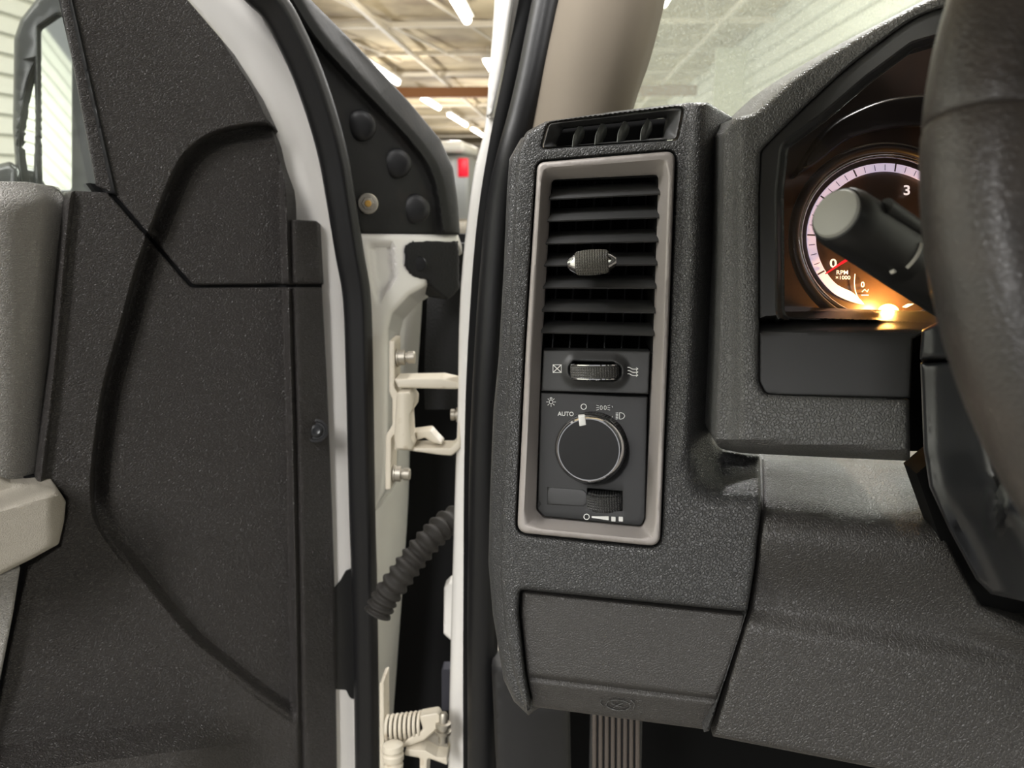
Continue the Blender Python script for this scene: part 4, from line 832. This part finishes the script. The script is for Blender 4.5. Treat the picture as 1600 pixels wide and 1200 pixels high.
# parked pickup far behind
M_silver = mat('silver_paint', (150, 152, 150), .35, metal=.4)
pk_ = thing('pickup_truck', 'silver pickup with red tail light parked far off, between door and flange', 'pickup truck')
Z0 = .3; px0, py0 = -3.33, 11.0
def hull(name, prof, x0, x1, m, parent, bev=.05):
    n = len(prof); V_ = [Vector((x0, y, z)) for y, z in prof] + [Vector((x1, y, z)) for y, z in prof]
    o = from_pf(name, V_, [tuple(range(n)), tuple(range(2 * n - 1, n - 1, -1))] + [(i, (i + 1) % n, (i + 1) % n + n, i + n) for i in range(n)], m, parent, False)
    bm = bmesh.new(); bm.from_mesh(o.data); bmesh.ops.bevel(bm, geom=bm.edges[:], offset=bev, segments=3, profile=.5, affect='EDGES'); bm.to_mesh(o.data); bm.free()
    o.data.polygons.foreach_set('use_smooth', [True] * len(o.data.polygons)); o.data.set_sharp_from_angle(angle=.7); return o
x0, x1 = px0, px0 + 1.97
hull('body', [(py0, Z0 + .75), (py0, Z0 + 1.72), (py0 + 2.0, Z0 + 1.72), (py0 + 3.8, Z0 + 1.72), (py0 + 5.4, Z0 + 1.6), (py0 + 5.7, Z0 + 1.4), (py0 + 5.7, Z0 + .65)], x0, x1, M_silver, pk_, .07)
hull('cab', [(py0 + 2.0, Z0 + 1.72), (py0 + 2.3, Z0 + 1.95), (py0 + 3.3, Z0 + 1.97), (py0 + 4.2, Z0 + 1.72)], x0 + .1, x1 - .35, M_silver, pk_, .06)
box('rear_window', (x0 + .3, py0 + 2.0, Z0 + 1.76), (x1 - .55, py0 + 2.27, Z0 + 1.92), M_column, pk_, .02)
box('bed_cover', (x0 - .02, py0 - .04, Z0 + 1.76), (x1 - .06, py0 + 1.85, Z0 + 1.92), mat('white_cover', (235, 232, 222), .4), pk_, .07)['label'] = 'white bed cover'
box('bumper', (x0 + .02, py0 - .14, Z0 + .6), (x1 - .02, py0 + .03, Z0 + .82), M_steel, pk_, .03)
box('tailgate', (x0 + .22, py0 - .03, Z0 + .95), (x1 - .22, py0 + .03, Z0 + 1.66), M_silver, pk_, .02)
M_tl = mat('red_tail_light', (215, 20, 45), .3, emit=((230, 25, 50), .5))
for a in (x0 + .01, x1 - .16): box('tail_light', (a, py0 - .04, Z0 + 1.42), (a + .15, py0 + .04, Z0 + 1.68), M_tl, pk_, .02)
for yy in (py0 + 1.0, py0 + 4.6):
    for xx in (x0 - .02, x1 - .26): lathe('wheel', Vector((xx, yy, Z0 + .45)), (1, 0, 0), [(0, .24), (.02, .43), (.04, .45), (.24, .45), (.26, .43), (.28, .24)], M_void, pk_, n=28)
rd = thing('parked_van', 'grey van parked behind the silver pickup, beside the white door flange', 'van')
rx, ry = -2.45, 17.5
M_grey = mat('grey_van_paint', (120, 116, 110), .35)
hull('body', [(ry, Z0 + .4), (ry, Z0 + 2.0), (ry + .15, Z0 + 2.25), (ry + 3.6, Z0 + 2.25), (ry + 4.6, Z0 + 1.3), (ry + 5.2, Z0 + 1.15), (ry + 5.2, Z0 + .4)], rx, rx + 1.9, M_grey, rd, .08)
box('rear_window', (rx + .25, ry - .01, Z0 + 1.45), (rx + 1.65, ry + .06, Z0 + 1.9), M_column, rd, .02)
box('bumper', (rx + .05, ry - .1, Z0 + .4), (rx + 1.85, ry + .05, Z0 + .62), M_black, rd, .03)
for yy in (ry + .9, ry + 4.2):
    for xx in (rx - .02, rx + 1.7): lathe('wheel', Vector((xx, yy, Z0 + .34)), (1, 0, 0), [(0, .18), (.02, .32), (.04, .34), (.2, .34), (.22, .18)], M_void, rd, n=24)

# ================================================================== ORIGINS
def world_pts(o):
    r = [np.array([tuple(v.co) for v in o.data.vertices])] if o.type == 'MESH' and len(o.data.vertices) else []
    for c in o.children: r += world_pts(c)
    return r
for o in [o for o in COL.objects if o.parent is None]:
    pts = world_pts(o)
    if not pts: continue
    P = np.concatenate(pts); lo, hi = P.min(0), P.max(0); c = Vector(((lo[0] + hi[0]) / 2, (lo[1] + hi[1]) / 2, lo[2]))
    if o.type == 'EMPTY':
        o.location = c; o.empty_display_size = .05
        for ch in o.children: ch.matrix_parent_inverse = Matrix.Translation(-c)
    elif o.get('kind') != 'structure':
        o.data.transform(Matrix.Translation(-c)); o.location = c

# ================================================================== LIGHT
w = bpy.data.worlds.new('World'); sc.world = w; w.use_nodes = True
w.node_tree.nodes['Background'].inputs[0].default_value = lin((236, 236, 238)); w.node_tree.nodes['Background'].inputs[1].default_value = .42
def area(name, loc, target, size, power, col=(1, .982, .966), sy=None):
    l = bpy.data.lights.new(name, 'AREA'); l.energy = power; l.color = col; l.size = size
    if sy: l.shape = 'RECTANGLE'; l.size_y = sy
    o = bpy.data.objects.new(name, l); COL.objects.link(o); o.location = loc
    o.rotation_euler = (Vector(target) - Vector(loc)).to_track_quat('-Z', 'Y').to_euler(); return o
def lamp(name, loc, power, r=.12, col=(1, .982, .966)):
    l = bpy.data.lights.new(name, 'POINT'); l.energy = power; l.color = col; l.shadow_soft_size = r
    o = bpy.data.objects.new(name, l); COL.objects.link(o); o.location = loc; return o
area('garage_lamp_windshield', (.75, 3.4, 4.3), (.3, .5, 1.4), .35, 130, sy=1.6)
area('garage_lamp_left', (-1.9, .6, 4.4), (-.3, .5, 1.4), .35, 150, sy=2.4)
area('garage_lamp_behind', (-1.2, -2.6, 4.2), (0, .5, 1.3), .5, 180, sy=2.4)
area('fill_right_rear', (2.4, -2.0, 4.2), (-.3, .8, 1.3), .5, 110, sy=2.4)  # unseen fill light, added to lift the door ridge and lower ledge
for k, (x, y, e) in enumerate(((-1.75, 12.6, 260), (-4.75, 20, 420), (-4.75, 30, 520), (-4.75, 44, 700), (-1.8, 26, 420), (-10, 34, 700), (1.55, 9, 260), (1.55, 3.6, 90), (-1.75, 38, 420))): lamp('tube_light_glow', (x, y, CZ - 2.1), e * .75)
lamp('wall_fill', (-2.2, 1.6, 4.2), 60); lamp('wall_fill', (-2.2, -2.6, 4.0), 60)  # unseen fill lights, added to brighten the left wall and its mirror reflection
pt = bpy.data.lights.new('warning_glow', 'POINT'); pt.energy = .6; pt.color = (1, .5, .12); pt.shadow_soft_size = .004
po = bpy.data.objects.new('warning_glow', pt); COL.objects.link(po); po.location = W(1388, 476, .584)

# ================================================================== CAMERA
cd = bpy.data.cameras.new('Camera'); cam = bpy.data.objects.new('Camera', cd); COL.objects.link(cam)
cam.location = CAM; cam.rotation_euler = ROT.to_euler(); cd.sensor_width = 36; cd.lens = F / 1600 * 36; cd.clip_start = .02; cd.clip_end = 200
cd.dof.use_dof = True; cd.dof.focus_distance = .585; cd.dof.aperture_fstop = 8.5
sc.camera = cam
sc.view_settings.view_transform = 'Standard'; sc.view_settings.look = 'None'; sc.view_settings.gamma = 1; sc.view_settings.exposure = .2
sc.view_settings.use_curve_mapping = False
